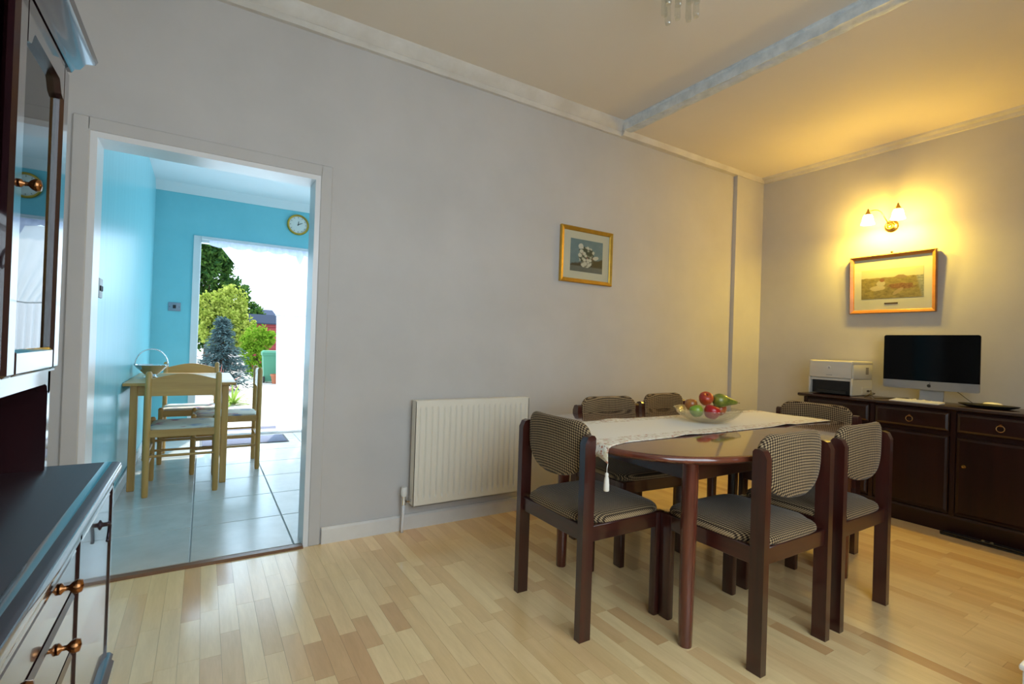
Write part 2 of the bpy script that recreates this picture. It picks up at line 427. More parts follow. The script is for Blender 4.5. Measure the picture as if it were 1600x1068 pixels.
# garden door: white frame, one glazed leaf on the right, left half stands open
m = MB()
m.box(PX0-.02, PX0+.05, KY1-.012, KY1+.07, 0, PZ+.02, .004).box(PX1-.05, PX1+.02, KY1-.012, KY1+.07, 0, PZ+.02, .004).box(PX0+.05, PX1-.05, KY1-.012, KY1+.07, PZ-.05, PZ+.02, .004)
m.box(PX0+.05, PX1-.05, KY1, KY1+.09, .0, .03)
w2 = struct(m, 'window_2', M_GLOSSW)
lx0, lx1 = 1.11, PX1-.05
m = MB(); m.box(lx0, lx0+.08, KY1+.01, KY1+.06, .03, PZ-.05, .006).box(lx1-.08, lx1, KY1+.01, KY1+.06, .03, PZ-.05, .006).box(lx0+.08, lx1-.08, KY1+.01, KY1+.06, .03, .16, .006).box(lx0+.08, lx1-.08, KY1+.01, KY1+.06, PZ-.15, PZ-.05, .006).box(lx0+.08, lx1-.08, KY1+.015, KY1+.055, 1.62, 1.66)
m.build('door_leaf', M_GLOSSW, w2)
MB().box(lx0+.08, lx1-.08, KY1+.033, KY1+.037, .16, 1.62).build('pane', M_PANE, w2)
MB().box(lx0+.08, lx1-.08, KY1+.033, KY1+.037, 1.66, PZ-.15).build('pane', M_PANE, w2)

# ------------------------------------------------------------------ dining chairs
def superell(a, b, n, k):
    c, s = math.cos(k), math.sin(k)
    return (a*math.copysign(abs(c)**(2/n), c), b*math.copysign(abs(s)**(2/n), s))
def make_dining_chair(label):
    t = thing('dining_chair', label, 'chair', group='dark wood dining chairs around the oval table')
    W2, D2 = .232, .228
    for sx in (-1, 1):
        xa, xb = sorted((sx*W2, sx*(W2-.032)))
        # rear post, top rounded from front to back
        y0, y1, h = -D2, -D2+.053, .782
        prof = [(y0, 0), (y1, 0), (y1, .44), (y1, h-.012), (y1-.008, h-.002), (y1-.022, h), (y1-.040, h-.006), (y0+.006, h-.020), (y0, h-.032), (y0, .44)]
        m = MB().prism(prof, 'x', xa, xb)
        bmesh.ops.bevel(m.bm, geom=[e for e in m.bm.edges if e.calc_face_angle(0) > .5], offset=.004, segments=2, affect='EDGES', clamp_overlap=True)
        m.build('rear_leg', M_MAH, t, 'auto', world=False)
        m = MB().box(xa, xb, D2-.055, D2, 0, .435, .006, 2); m.build('front_leg', M_MAH, t, 'auto', world=False)
        xi0, xi1 = sorted((sx*(W2-.004), sx*(W2-.026)))
        MB().box(xi0, xi1, -D2+.05, D2-.05, .372, .434, .003).build('side_rail', M_MAHY, t, 'auto', world=False)
    MB().box(-W2+.03, W2-.03, D2-.034, D2-.010, .372, .434, .003).build('front_rail', M_MAHX, t, 'auto', world=False)
    MB().box(-W2+.03, W2-.03, -D2+.014, -D2+.036, .372, .434, .003).build('rear_rail', M_MAHX, t, 'auto', world=False)
    # upholstered seat: crowned cushion
    N = 56
    def outline(k):
        x, y = superell(W2-.002, D2-.008, 6.5, k)
        wf = 1.0 if y > -.12 else 1.0-.155*min(1, (-.12-y)/.05)     # notched between the rear posts
        return x*wf, y+.004
    rings = []
    for s_, z in ((.965, .432), (.995, .438), (1., .447), (.985, .457), (.95, .464), (.86, .470), (.65, .475), (.4, .478), (.15, .479)):
        rings.append([(outline(2*PI*k/N)[0]*s_, outline(2*PI*k/N)[1]*s_, z) for k in range(N)])
    MB().loft(rings).build('seat', M_FAB, t, 'all', world=False)
    # backrest pad: straight top with rounded corners, half-round bottom, curved in plan
    hw, zt, zc, zb = .206, .828, .725, .588
    pts = []
    for k in range(13):                                            # right corner to left corner over the top
        a = PI/2*k/12; pts.append((hw-.072+.072*math.cos(a), zt-.062+.062*math.sin(a)))
    for k in range(1, 6): pts.append(((hw-.072)*(1-2*k/6), zt))
    for k in range(13):
        a = PI/2+PI/2*k/12; pts.append((-hw+.072+.072*math.cos(a), zt-.062+.062*math.sin(a)))
    for k in range(1, 28):
        a = PI+PI*k/28; x, z = superell(hw, zc-zb, 2.25, a); pts.append((x, zc+z))
    cz = .715
    def yof(x): return -D2+.022+.6*x*x
    T = .017
    rings = []
    prof = [(.12, -T), (.5, -T), (.8, -T*.98), (.93, -T*.8), (.985, -T*.45), (1., 0), (.985, T*.45), (.93, T*.8), (.8, T*.98), (.5, T), (.12, T)]
    for s_, dy in prof: rings.append([(x*s_, yof(x*s_)+dy, cz+(z-cz)*s_) for x, z in pts])
    MB().loft(rings).build('backrest', M_FAB, t, 'all', world=False)
    return t
ch = make_dining_chair('dining chair drawn up to the rounded table end nearest the radiator')
def place(o, x, y, deg): o.location = (x, y, 0); o.rotation_euler = (0, 0, math.radians(deg))
place(ch, 1.466, -1.168, -90)                                          # A
CH = {}
clone(ch, (1.895, -1.628, 0), 0, 'dining chair with its pale-lit back to us, beside the front table leg')
clone(ch, (2.440, -1.622, 0), math.radians(1), 'dining chair with its back to us, on the near side closest to the sideboard')
clone(ch, (2.080, -.790, 0), math.radians(176), 'dining chair on the far side of the table, nearer the radiator')
clone(ch, (2.655, -.730, 0), math.radians(184), 'dining chair on the far side of the table, behind the fruit bowl')
clone(ch, (2.975, -1.270, 0), math.radians(92), 'dining chair at the table end in front of the sideboard')

# ------------------------------------------------------------------ oval dining table
TCX, TCY, TA, TB, TZ = 2.19, -1.215, .90, .585, .745
tb = thing('dining_table', 'dark mahogany extending table with rounded ends and a glossy top', 'table', (TCX, TCY, 0))
def table_half(sgn):
    N = 48; rings = []
    for off, z in ((-.035, TZ-.030), (-.010, TZ-.028), (-.001, TZ-.020), (0, TZ-.013), (-.003, TZ-.005), (-.009, TZ-.001), (-.014, TZ)):
        r = []
        for k in range(N+1):
            a = -PI/2+PI*k/N
            x, y = superell(TA+off, TB+off, 3.4, a)
            r.append((TCX+sgn*max(x, .0006), TCY+y, z))
        rings.append(r)
    return MB().loft(rings)
for s in (-1, 1): table_half(s).build('table_leaf', M_TABLE, tb, 'auto')
ax, ay = .60, .385
for sx in (-1, 1):
    for sy in (-1, 1):
        x, y = TCX+sx*ax, TCY+sy*ay
        MB().lathe([(.0, 0), (.024, 0), (.0255, .004), (.028, .2), (.031, .60), (.031, .712), (0, .712)], (x, y, 0), 24).build('leg', wood('table_leg_wood', (.07, .014, .008), (.15, .032, .016), 2, .25, 30, .6), tb, 'auto')
for sy in (-1, 1): MB().box(TCX-ax+.02, TCX+ax-.02, TCY+sy*ay-.012, TCY+sy*ay+.012, .625, .715, .002).build('apron', M_MAHX, tb)
for sx in (-1, 1): MB().box(TCX+sx*ax-.012, TCX+sx*ax+.012, TCY-ay+.02, TCY+ay-.02, .625, .715, .002).build('apron', M_MAHY, tb)

# table runner with a corner flap and tassel
def cloth_mat():
    t = NT('runner_cloth'); v = t.coord()
    sp = t.n('ShaderNodeSeparateXYZ'); t.l(v, sp.inputs[0])
    edge = t.math('GREATER_THAN', t.math('ABSOLUTE', t.math('SUBTRACT', sp.outputs[1], 0.)), .155)
    n = t.noise(v, 38, 3, .7); spots = t.math('MULTIPLY', edge, t.math('MULTIPLY', t.math('SUBTRACT', n, .46), 7, True))
    n2 = t.noise(v, 60, 2); red = t.math('MULTIPLY', edge, t.math('MULTIPLY', t.math('SUBTRACT', n2, .575), 10, True))
    c = t.mix(spots, (.74, .69, .58), (.55, .47, .31)); c = t.mix(red, c, (.45, .16, .08))
    t.set(col=c, rough=.9, sheen=.2); t.bump(t.noise(v, 220, 2), .4, .001); return t.m
M_CLOTH = cloth_mat()
RX, RY = 2.18, -1.165
ru = thing('table_runner', 'cream embroidered runner laid along the dining table', 'table runner', (RX, RY, TZ))
def inside(x, y): return (abs((x-TCX)/TA)**3.4+abs((y-TCY)/TB)**3.4)**(1/3.4)
rr = random.Random(5); ph = [rr.uniform(0, 6) for _ in range(6)]
def runner(u, v):
    y = RY-.235+.47*v
    near = 1-v
    xl = 1.228+.07*v+.02*math.sin(v*9); xr = 3.055+.012*math.sin(v*8)
    x = xl+(xr-xl)*u
    y += -.060*near*max(0, 1-u*9)-.02*near*(1-u)
    rip = max(0, abs(v-.5)*2-.75)/.25
    z = TZ+.0022+rip*.006*max(0, math.sin(x*9+ph[0])+.4*math.sin(x*23+ph[1])-.2)
    d = inside(x, y)
    if d > .99:
        if d > 1.006:
            k = 1.006/d; x = TCX+(x-TCX)*k; y = TCY+(y-TCY)*k
        z -= max(0, d-.99)*.72
    return (x, y, z)
m = MB().grid(runner, 96, 24)
ro = m.build('cloth', M_CLOTH, ru, 'all')
sd = ro.modifiers.new('thick', 'SOLIDIFY'); sd.thickness = .0016; sd.offset = 1
tip = Vector(runner(0, 0)); tip.x -= .003
m = MB(); m.tube([tip+Vector((0.002, 0, .002)), tip+Vector((-.002, 0, -.015)), tip+Vector((-.002, 0, -.030))], .0014, 6)
ta = m.build('tassel', pbr('tassel_thread', (.74, .69, .60), .9), ru, 'all')
m = MB(); c = tip+Vector((-.002, 0, -.030))
m.lathe([(.001, 0), (.006, -.003), (.0075, -.010), (.006, -.014), (.0085, -.024), (.0105, -.046), (.0110, -.066), (.009, -.070), (0, -.068)], tuple(c), 14)
m.build('tassel_skirt', MATS['tassel_thread'], ta, 'all')

# ------------------------------------------------------------------ fruit bowl and fruit
BX, BY, BZ = 2.255, -1.175, TZ+.0045
bw = thing('fruit_bowl', 'cut glass fruit bowl standing on the runner', 'bowl', (BX, BY, BZ))
N = 64; rings = []
def flute(k, amp): return 1+amp*math.cos(k*16*2*PI/N)
outer = [(.045, 0, 0), (.058, .001, 0), (.095, .010, .012), (.13, .028, .02), (.152, .048, .02), (.166, .066, .02), (.170, .071, .02)]
inner = [(.165, .070, .02), (.148, .051, .015), (.125, .032, .01), (.09, .015, 0), (.05, .006, 0)]
for r_, z_, am in outer+inner:
    rings.append([(BX+r_*flute(k, am)*math.cos(2*PI*k/N), BY+r_*flute(k, am)*math.sin(2*PI*k/N), BZ+z_) for k in range(N)])
MB().loft(rings).build('bowl', M_BOWL, bw, 'all')

def fruit_mat(name, a, b, sc=9, rough=.3):
    t = NT(name); v = t.coord(); n = t.noise(v, sc, 4, .6)
    t.set(col=t.ramp(n, [(.38, a), (.62, b)]), rough=rough, coat=.2); return t.m
def fruit(name, label, cat, prof, c, rot, mat, stem=True, stem_h=None):
    t = thing(name, label, cat, c); t.rotation_euler = rot
    rings = [[(r*math.cos(2*PI*k/24), r*math.sin(2*PI*k/24), h) for k in range(24)] for r, h in prof]
    MB().loft(rings).build('flesh', mat, t, 'all', world=False)
    if stem:
        h = prof[-1][1] if stem_h is None else stem_h
        MB().tube([(0, 0, h-.004), (.001, 0, h+.006), (.003, 0, h+.013)], [.0016, .0014, .002], 6).build('stem', pbr('fruit_stem', (.09, .05, .02), .7), t, 'all', world=False)
    return t
def apple_prof(R):
    return [(.003*R/.036, -.026*R/.036), (.012*R/.036, -.031*R/.036), (.022*R/.036, -.027*R/.036), (.031*R/.036, -.013*R/.036), (.036*R/.036, .004*R/.036), (.034*R/.036, .018*R/.036), (.026*R/.036, .028*R/.036), (.016*R/.036, .030*R/.036), (.008*R/.036, .026*R/.036), (.002, .021*R/.036)]
def pear_prof():
    return [(.004, -.045), (.016, -.048), (.028, -.040), (.035, -.024), (.036, -.008), (.032, .010), (.024, .030), (.0175, .050), (.013, .068), (.0095, .080), (.004, .086)]
FR = fruit_mat('red_apple_skin', (.32, .012, .008), (.52, .10, .02), 14)
FR2 = fruit_mat('deep_red_skin', (.33, .004, .006), (.46, .008, .010), 8)
FG = fruit_mat('green_apple_skin', (.17, .30, .02), (.30, .40, .05), 12)
FO = fruit_mat('russet_skin', (.36, .10, .02), (.42, .22, .04), 10)
FP = fruit_mat('pear_skin', (.075, .105, .012), (.24, .25, .03), 30)
fruit('apple', 'red apple with a golden patch, topmost in the bowl', 'apple', apple_prof(.037), (2.238, -1.178, .871), (.5, -.3, 0), FR, stem_h=.022)
fruit('apple', 'deep red apple at the front of the bowl', 'apple', apple_prof(.040), (2.198, -1.245, .812), (.2, .2, 0), FR2, stem_h=.024)
fruit('apple', 'green apple on the left of the bowl', 'apple', apple_prof(.034), (2.150, -1.190, .812), (-.2, .3, 1), FG, stem_h=.02)
fruit('apple', 'russet orange apple at the back of the bowl', 'apple', apple_prof(.033), (2.215, -1.105, .832), (.3, .1, 2), FO, stem_h=.02)
fruit('pear', 'green pear lying across the top of the bowl', 'pear', pear_prof(), (2.312, -1.222, .864), (math.radians(96), 0, math.radians(64)), FP)
fruit('apple', 'red apple showing under the green pear', 'apple', apple_prof(.036), (2.350, -1.180, .812), (.3, .6, 1), fruit_mat('red_apple_skin_dull', (.35, .03, .012), (.46, .12, .03), 12), stem_h=.022)

# ------------------------------------------------------------------ radiator
ra = thing('radiator', 'cream panel radiator with vertical flutes on the back wall', 'radiator', (1.46, 0, 0))
x0, x1, rz0, rz1, yf = 1.065, 1.858, .155, .770, -.092
npan = 19; pitch = (x1-x0-.05)/npan
prof_x = []
for i in range(npan+1):
    xc = x0+.025+i*pitch
    prof_x.append(xc)
def rad_face(u, v):
    x = x0+(x1-x0)*u; z = rz0+(rz1-rz0)*v
    a = (x-x0-.025)/pitch
    g = 0
    if 0 <= a <= npan:
        f = abs((a % 1)-.5)*2
        g = max(0, 1-abs(f-1)/.42)
    e = min(1, max(0, (z-rz0-.035)/.02), max(0, (rz1-.035-z)/.02)) if rz0+.035 < z < rz1-.035 else 0
    return (x, yf+.017*g*g*(3-2*g)*e, z)
m = MB().grid(rad_face, 266, 60)
ro = m.build('front_panel', M_RAD, ra, 'all')
m = MB(); m.box(x0, x1, yf+.019, -.03, rz0+.004, rz1-.004, .003)
m.box(x0, x0+.004, yf, yf+.02, rz0, rz1).box(x1-.004, x1, yf, yf+.02, rz0, rz1).box(x0, x1, yf, yf+.02, rz0, rz0+.003)
m.build('body', M_RAD, ra)
m = MB(); m.box(x0-.001, x1+.001, yf-.001, -.03, rz1-.004, rz1+.004, .002); m.build('top_grille', M_RAD, ra)
for xb in (x0+.15, x1-.15): MB().box(xb-.015, xb+.015, -.032, -.001, .3, .7).build('wall_bracket', M_RAD, ra)
px, py = 1.022, -.052
vb = MB().tube([(x0+.004, -.06, .185), (1.035, -.06, .185)], .009, 10).cyl((px, py-.005, .165), (px, py-.005, .215), .013, None, 12).build('valve_body', M_CHROME, ra, 'auto')
MB().lathe([(0, .27), (.015, .268), (.0175, .262), (.0175, .228), (.014, .214), (0, .214)], (px, py-.005, 0), 18).build('thermostat_cap', M_WPLAST, ra, 'auto')
MB().tube([(px, py-.005, .166), (px, py-.003, .10), (px-.001, py+.004, .04), (px-.001, py+.006, .0)], .0085, 10).build('pipe', M_GLOSSW, ra, 'all')
MB().tube([(x1-.004, -.06, .185), (x1+.03, -.06, .185), (x1+.035, -.055, .17), (x1+.035, -.052, 0)], .0085, 10).build('pipe', M_GLOSSW, ra, 'all')

# ------------------------------------------------------------------ framed pictures
def picture(name, label, center, w, h, normal, fw, fmat, mountmat, mw, mh, print_mat, depth=.024):
    """w,h outer size; normal '-y' (back wall) or '-x' (right wall)"""
    t = thing(name, label, 'picture', center)
    def q(u, v, d):                                    # u to the viewer's right, v up, d out from the wall
        return (u, -d, v) if normal == '-y' else (-d, -u, v)
    prof = [(0, 0), (0, depth*.8), (fw*.18, depth), (fw*.55, depth*.82), (fw*.8, depth*.75), (fw, depth*.5), (fw, 0)]
    W2, H2 = w/2, h/2
    corners = [(-W2, -H2), (W2, -H2), (W2, H2), (-W2, H2)]
    inn = [(1, 1), (-1, 1), (-1, -1), (1, -1)]
    for k in range(4):
        a, b = corners[k], corners[(k+1) % 4]; ia, ib = inn[k], inn[(k+1) % 4]
        r0 = [q(a[0]+ia[0]*p, a[1]+ia[1]*p, d) for p, d in prof]; r1 = [q(b[0]+ib[0]*p, b[1]+ib[1]*p, d) for p, d in prof]
        MB().loft([r0, r1]).build('frame_bar', fmat, t, 'auto', world=False)
    def slab(hw, hh, d0, d1, nm, mat, cu=0, cv=0, par=t):
        m = MB(); lo = q(cu-hw, cv-hh, d0); hi = q(cu+hw, cv+hh, d1)
        m.box(*sorted((lo[0], hi[0])), *sorted((lo[1], hi[1])), *sorted((lo[2], hi[2])))
        o = m.build(nm, mat, par, world=False)
        return o
    slab(W2-fw*.8, H2-fw*.8, .002, depth*.32, 'mount', mountmat)
    slab(mw/2, mh/2, depth*.32, depth*.36, 'print', print_mat)
    slab(W2-fw*.9, H2-fw*.9, depth*.42, depth*.46, 'glass', M_PANE)
    return t, slab, q

def pict_nodes(name, hx, hy, usign, uaxis):
    t = NT(name); c = t.n('ShaderNodeTexCoord'); sp = t.n('ShaderNodeSeparateXYZ'); t.l(c.outputs['Object'], sp.inputs[0])
    u = t.math('DIVIDE', t.math('MULTIPLY', sp.outputs[uaxis], usign), hx); v = t.math('DIVIDE', sp.outputs[2], hy)   # -1..1
    cb = t.n('ShaderNodeCombineXYZ'); t.l(u, cb.inputs[0]); t.l(v, cb.inputs[1]); vec = cb.outputs[0]
    def ell(cx, cy, rx, ry, ang=0., soft=6., wob=.25):
        ca, sa = math.cos(ang), math.sin(ang)
        du = t.math('SUBTRACT', u, cx); dv = t.math('SUBTRACT', v, cy)
        a = t.math('DIVIDE', t.math('ADD', t.math('MULTIPLY', du, ca), t.math('MULTIPLY', dv, sa)), rx)
        b = t.math('DIVIDE', t.math('SUBTRACT', t.math('MULTIPLY', dv, ca), t.math('MULTIPLY', du, sa)), ry)
        d = t.math('SQRT', t.math('ADD', t.math('MULTIPLY', a, a), t.math('MULTIPLY', b, b)))
        w = t.math('MULTIPLY', t.math('SUBTRACT', t.noise(vec, 5, 2), .5), wob*2)
        return t.math('MULTIPLY', t.math('SUBTRACT', t.math('ADD', 1., w), d), soft, True)
    return t, u, v, vec, ell
def flower_print():
    t, u, v, vec, ell = pict_nodes('flower_print', .153, .117, 1, 0)
    n = t.noise(vec, 2.2, 4)
    bg = t.mix(n, (.10, .17, .20), (.22, .30, .33))
    hill = t.math('MULTIPLY', t.math('SUBTRACT', t.math('ADD', t.math('MULTIPLY', u, .22), t.math('MULTIPLY', t.noise(vec, 3, 3), .35)), t.math('ADD', v, .45)), 9, True)
    c = t.mix(hill, bg, (.06, .045, .02))
    table = t.math('MULTIPLY', t.math('SUBTRACT', -.62, v), 12, True)
    c = t.mix(table, c, t.mix(n, (.10, .10, .09), (.2, .2, .18)))
    vo = t.n('ShaderNodeTexVoronoi'); t.l(vec, vo.inputs['Vector']); vo.inputs['Scale'].default_value = 4.2
    pet = t.math('MULTIPLY', t.math('SUBTRACT', .62, vo.outputs['Distance']), 5, True)
    fl_ = t.mix(pet, (.045, .055, .03), (.66, .62, .52))
    pink = t.math('MULTIPLY', t.math('SUBTRACT', t.noise(vec, 3.5, 2), .58), 9, True)
    fl_ = t.mix(t.math('MULTIPLY', pink, .6), fl_, (.42, .16, .10))
    c = t.mix(ell(-.02, .02, .52, .62, 0, 9, .45), c, fl_)
    c = t.mix(ell(-.06, -.52, .34, .22, 0, 8, .2), c, t.mix(pet, (.22, .2, .15), (.62, .58, .48)))
    c = t.mix(ell(-.38, .58, .16, .18, 0, 8, .3), c, (.66, .62, .54))
    c = t.mix(ell(.56, -.05, .2, .12, .3, 8, .4), c, (.64, .60, .5))
    t.set(col=c, rough=.5); return t.m
picture('framed_picture', 'gilt framed picture of white flowers in a basket', (2.385, -.002, 1.792), .495, .405, '-y', .030, M_GOLD, M_MATB, .308, .236, flower_print())
def meadow_print():
    t, u, v, vec, ell = pict_nodes('meadow_print', .205, .115, -1, 1)
    n = t.math('ADD', t.math('MULTIPLY', t.math('SUBTRACT', t.noise(vec, 4, 5, .65), .5), 2.6), .5, True); n2 = t.math('ADD', t.math('MULTIPLY', t.math('SUBTRACT', t.noise(vec, 11, 4, .6), .5), 3.), .5, True)
    sky = (.62, .56, .36)
    grass = t.mix(n, (.13, .09, .02), (.46, .34, .10)); grass = t.mix(t.math('MULTIPLY', n2, .6), grass, (.30, .24, .07))
    hor = t.math('MULTIPLY', t.math('SUBTRACT', t.math('ADD', .46, t.math('MULTIPLY', t.math('SUBTRACT', t.noise(vec, 5, 3), .5), .16)), v), 18, True)
    c = t.mix(hor, sky, grass)
    c = t.mix(ell(.3, .42, .22, .14, 0, 4, .6), c, (.30, .2, .09))
    water = t.math('MULTIPLY', t.math('SUBTRACT', t.math('ADD', u, t.math('MULTIPLY', v, .12)), .80), 12, True)
    c = t.mix(t.math('MULTIPLY', water, hor), c, t.mix(n2, (.22, .22, .17), (.45, .43, .33)))
    c = t.mix(ell(.32, -.22, .46, .20, -.05, 7, .5), c, t.mix(n2, (.16, .065, .022), (.34, .17, .06)))
    c = t.mix(ell(.22, -.55, .10, .28, -.6, 6, .3), c, (.42, .30, .14))
    c = t.mix(ell(-.45, -.28, .28, .18, .15, 7, .3), c, (.55, .44, .26))
    c = t.mix(ell(-.34, .02, .15, .22, .1, 8, .25), c, (.50, .42, .27))
    c = t.mix(ell(-.30, .26, .09, .13, 0, 9, .15), c, (.26, .11, .04))
    t.set(col=c, rough=.5); return t.m
pt, slab, q = picture('framed_picture', 'wooden framed meadow print hanging under the wall lamp', (XR-.003, -1.112, 1.700), .572, .462, '-x', .028, M_OAKFR, M_MATW, .412, .232, meadow_print(), .030)
slab(.045, .006, .0098, .012, 'title_plate', pbr('title_plate_dark', (.12, .07, .02), .4), 0, -.155)
MB().cyl((-.002, 0, .243), (-.014, 0, .243), .009, .006, 12).build('hanging_hook', M_OLDBRASS, pt, 'auto', world=False)
pt.rotation_euler = (0, math.radians(-2.2), 0)

# ------------------------------------------------------------------ wall lamp
WLX, WLY, WLZ = XR, -1.100, 2.150
wl = thing('wall_lamp', 'brass wall lamp with two lit bell shades', 'lamp', (WLX, WLY, WLZ))
MB().lathe([(0, -.020), (.022, -.018), (.042, -.010), (.048, -.004), (.048, 0), (0, 0)], (WLX, WLY, WLZ), 28, 'x').build('wall_plate', M_BRASS, wl, 'auto')
sp_ = []
for k in range(40):
    a = 2*PI*k/26; r = .012+.022*k/40
    sp_.append((WLX-.024-.0002*k, WLY+r*math.cos(a), WLZ+r*math.sin(a)))
MB().tube(sp_, .0035, 6).build('scroll', M_BRASS, wl, 'all')
def shade_mat():
    t = NT('lit_frosted_glass'); tl = t.n('ShaderNodeBsdfTranslucent'); tl.inputs[0].default_value = (1, .95, .85, 1)
    tp = t.n('ShaderNodeBsdfTransparent'); tp.inputs[0].default_value = (1, .95, .85, 1)
    m1 = t.n('ShaderNodeMixShader'); m1.inputs[0].default_value = .5; t.l(tl.outputs[0], m1.inputs[1]); t.l(tp.outputs[0], m1.inputs[2])
    e = t.n('ShaderNodeEmission'); e.inputs[0].default_value = (1., .84, .45, 1); e.inputs[1].default_value = 5.
    a = t.n('ShaderNodeAddShader'); t.l(m1.outputs[0], a.inputs[0]); t.l(e.outputs[0], a.inputs[1]); t.l(a.outputs[0], t.out.inputs[0]); return t.m
M_SHADE = shade_mat()
for yb, zb, xo in ((-1.000, 2.205, .160), (-1.205, 2.205, .175)):
    xb = WLX-xo
    s = 1 if yb > WLY else -1
    path = []
    for k in range(15):
        a = k/14
        path.append((WLX-.02-(xo-.02)*(a**.9), WLY+(yb-WLY)*a, WLZ+.005+(.150*math.sin(PI*min(1, a*1.08)*.62)) * (1 if a < .8 else 1)))
    e = path[-1]
    zt = zb+.060
    path = [(WLX-.02, WLY+s*.01, WLZ+.01), (WLX-.05, WLY+s*.022, WLZ+.05), (WLX-.085, WLY+(yb-WLY)*.42, WLZ+.105), (WLX-.11, WLY+(yb-WLY)*.68, WLZ+.122), (xb+.004, WLY+(yb-WLY)*.92, WLZ+.112), (xb, yb, zt+.012), (xb, yb, zt-.004)]
    # smooth the arm
    P = [Vector(p) for p in path]; sm = []
    for i in range(len(P)-1):
        p0, p1, p2, p3 = P[max(i-1, 0)], P[i], P[i+1], P[min(i+2, len(P)-1)]
        for k in range(6):
            tt = k/6; sm.append(.5*((2*p1)+(p2-p0)*tt+(2*p0-5*p1+4*p2-p3)*tt*tt+(3*p1-p0-3*p2+p3)*tt**3))
    sm.append(P[-1])
    arm = MB().tube(sm, .0042, 8).build('arm', M_BRASS, wl, 'all')
    MB().lathe([(0, zt+.004), (.006, zt+.003), (.010, zt-.006), (.018, zt-.022), (.027, zt-.036), (.026, zt-.036), (0, zt-.028)], (xb, yb, 0), 20).build('lamp_cap', M_BRASS, arm, 'auto')
    MB().lathe([(.026, zt-.034), (.033, zt-.050), (.037, zt-.070), (.040, zt-.090), (.048, zt-.108), (.046, zt-.108), (.038, zt-.090), (.034, zt-.070), (.024, zt-.036)], (xb, yb, 0), 28).build('lamp_shade', M_SHADE, wl, 'all')
    L = lamp('wall_lamp_bulb', 'POINT', (xb, yb, zt-.085), (0, 0, -1), 35, (1., .68, .075), shadow_soft_size=.022)

# ------------------------------------------------------------------ sideboard
SX, SBZ = 4.125, .815
sb = thing('sideboard', 'dark wood sideboard along the right wall under the pictures', 'sideboard', (4.33, -1.62, 0))
Y0, Y1 = -.688, -2.56
m = MB(); m.box(SX+.02, XR-.022, Y1, Y0, .10, SBZ-.028); m.build('body', M_SIDE, sb)
m = MB(); m.prism([(SX-.022, SBZ-.016), (SX-.018, SBZ-.003), (SX-.008, SBZ), (XR-.021, SBZ), (XR-.021, SBZ-.028), (SX+.004, SBZ-.028), (SX-.012, SBZ-.024)], 'y', Y1-.03, Y0+.036)
m.build('top', M_SIDEY, sb, 'auto')
m = MB(); m.box(SX+.008, XR-.022, Y1-.004, Y0+.004, 0, .095, .002); m.prism([(SX-.004, .092), (SX-.004, .104), (SX+.006, .116), (SX+.02, .118), (SX+.02, .092)], 'y', Y1-.006, Y0+.006)
m.build('plinth', M_SIDE, sb, 'auto')
for a in (-.688, -1.158, -1.616, -2.074, -2.532): MB().box(SX+.006, SX+.022, a-.028, a, .112, SBZ-.028, .002).build('stile', M_SIDE, sb)
secs = [(-.720, -1.152), (-1.190, -1.610), (-1.648, -2.068), (-2.106, -2.526)]
def raised(mb, xf, y0, y1, z0, z1):
    """a front with an ovolo border; xf is the face toward the room"""
    mb.box(xf+.006, xf+.02, y1, y0, z0, z1, .002)
    r0 = [(xf+.006, y1+.006, z0+.006), (xf+.006, y0-.006, z0+.006), (xf+.006, y0-.006, z1-.006), (xf+.006, y1+.006, z1-.006)]
    r1 = [(xf, y1+.018, z0+.018), (xf, y0-.018, z0+.018), (xf, y0-.018, z1-.018), (xf, y1+.018, z1-.018)]
    mb.loft([r0, r1])
for a, b in secs:
    m = MB(); raised(m, SX-.002, a, b, .652, .776); d = m.build('drawer', M_SIDEY, sb)
    yc = (a+b)/2
    MB().lathe([(0, -.008), (.010, -.007), (.012, -.002), (.012, 0), (0, 0)], (SX-.002, yc, .728), 16, 'x').build('pull_plate', M_OLDBRASS, d, 'auto')
    MB().tube([(SX-.012-.002*(1-math.cos(2*PI*k/20)), yc+.019*math.sin(2*PI*k/20), .709+.019*math.cos(2*PI*k/20)) for k in range(21)], .0026, 6, False).build('ring_pull', pbr('ring_brass', (.42, .26, .10), .3, metal=1.), d, 'all')
    m = MB(); raised(m, SX-.002, a, b, .130, .622); d = m.build('door', M_SIDE, sb)
    MB().lathe([(0, -.026), (.008, -.025), (.0125, -.019), (.011, -.012), (.005, -.008), (.006, 0), (0, 0)], (SX-.002, a-.045, .445), 16, 'x').build('knob', M_BRASS, d, 'auto')
fb = thing('floor_tray', 'flat black tray on the floor in front of the sideboard', 'tray', (SX-.02, -1.88, 0))
m = MB(); m.box(SX-.075, SX+.000, -2.02, -1.60, 0, .016, .005, 2); m.build('base', M_BLACKM, fb, 'auto')
MB().box(SX-.078, SX-.070, -2.02, -1.60, .010, .022, .003).build('lip', M_BLACK, fb)
for yy in (-1.80, -1.84): MB().lathe([(0, .026), (.008, .024), (.010, .016), (0, .016)], (SX-.04, yy, 0), 12).build('button', pbr('tray_button', (.16, .12, .05), .4), fb, 'auto')

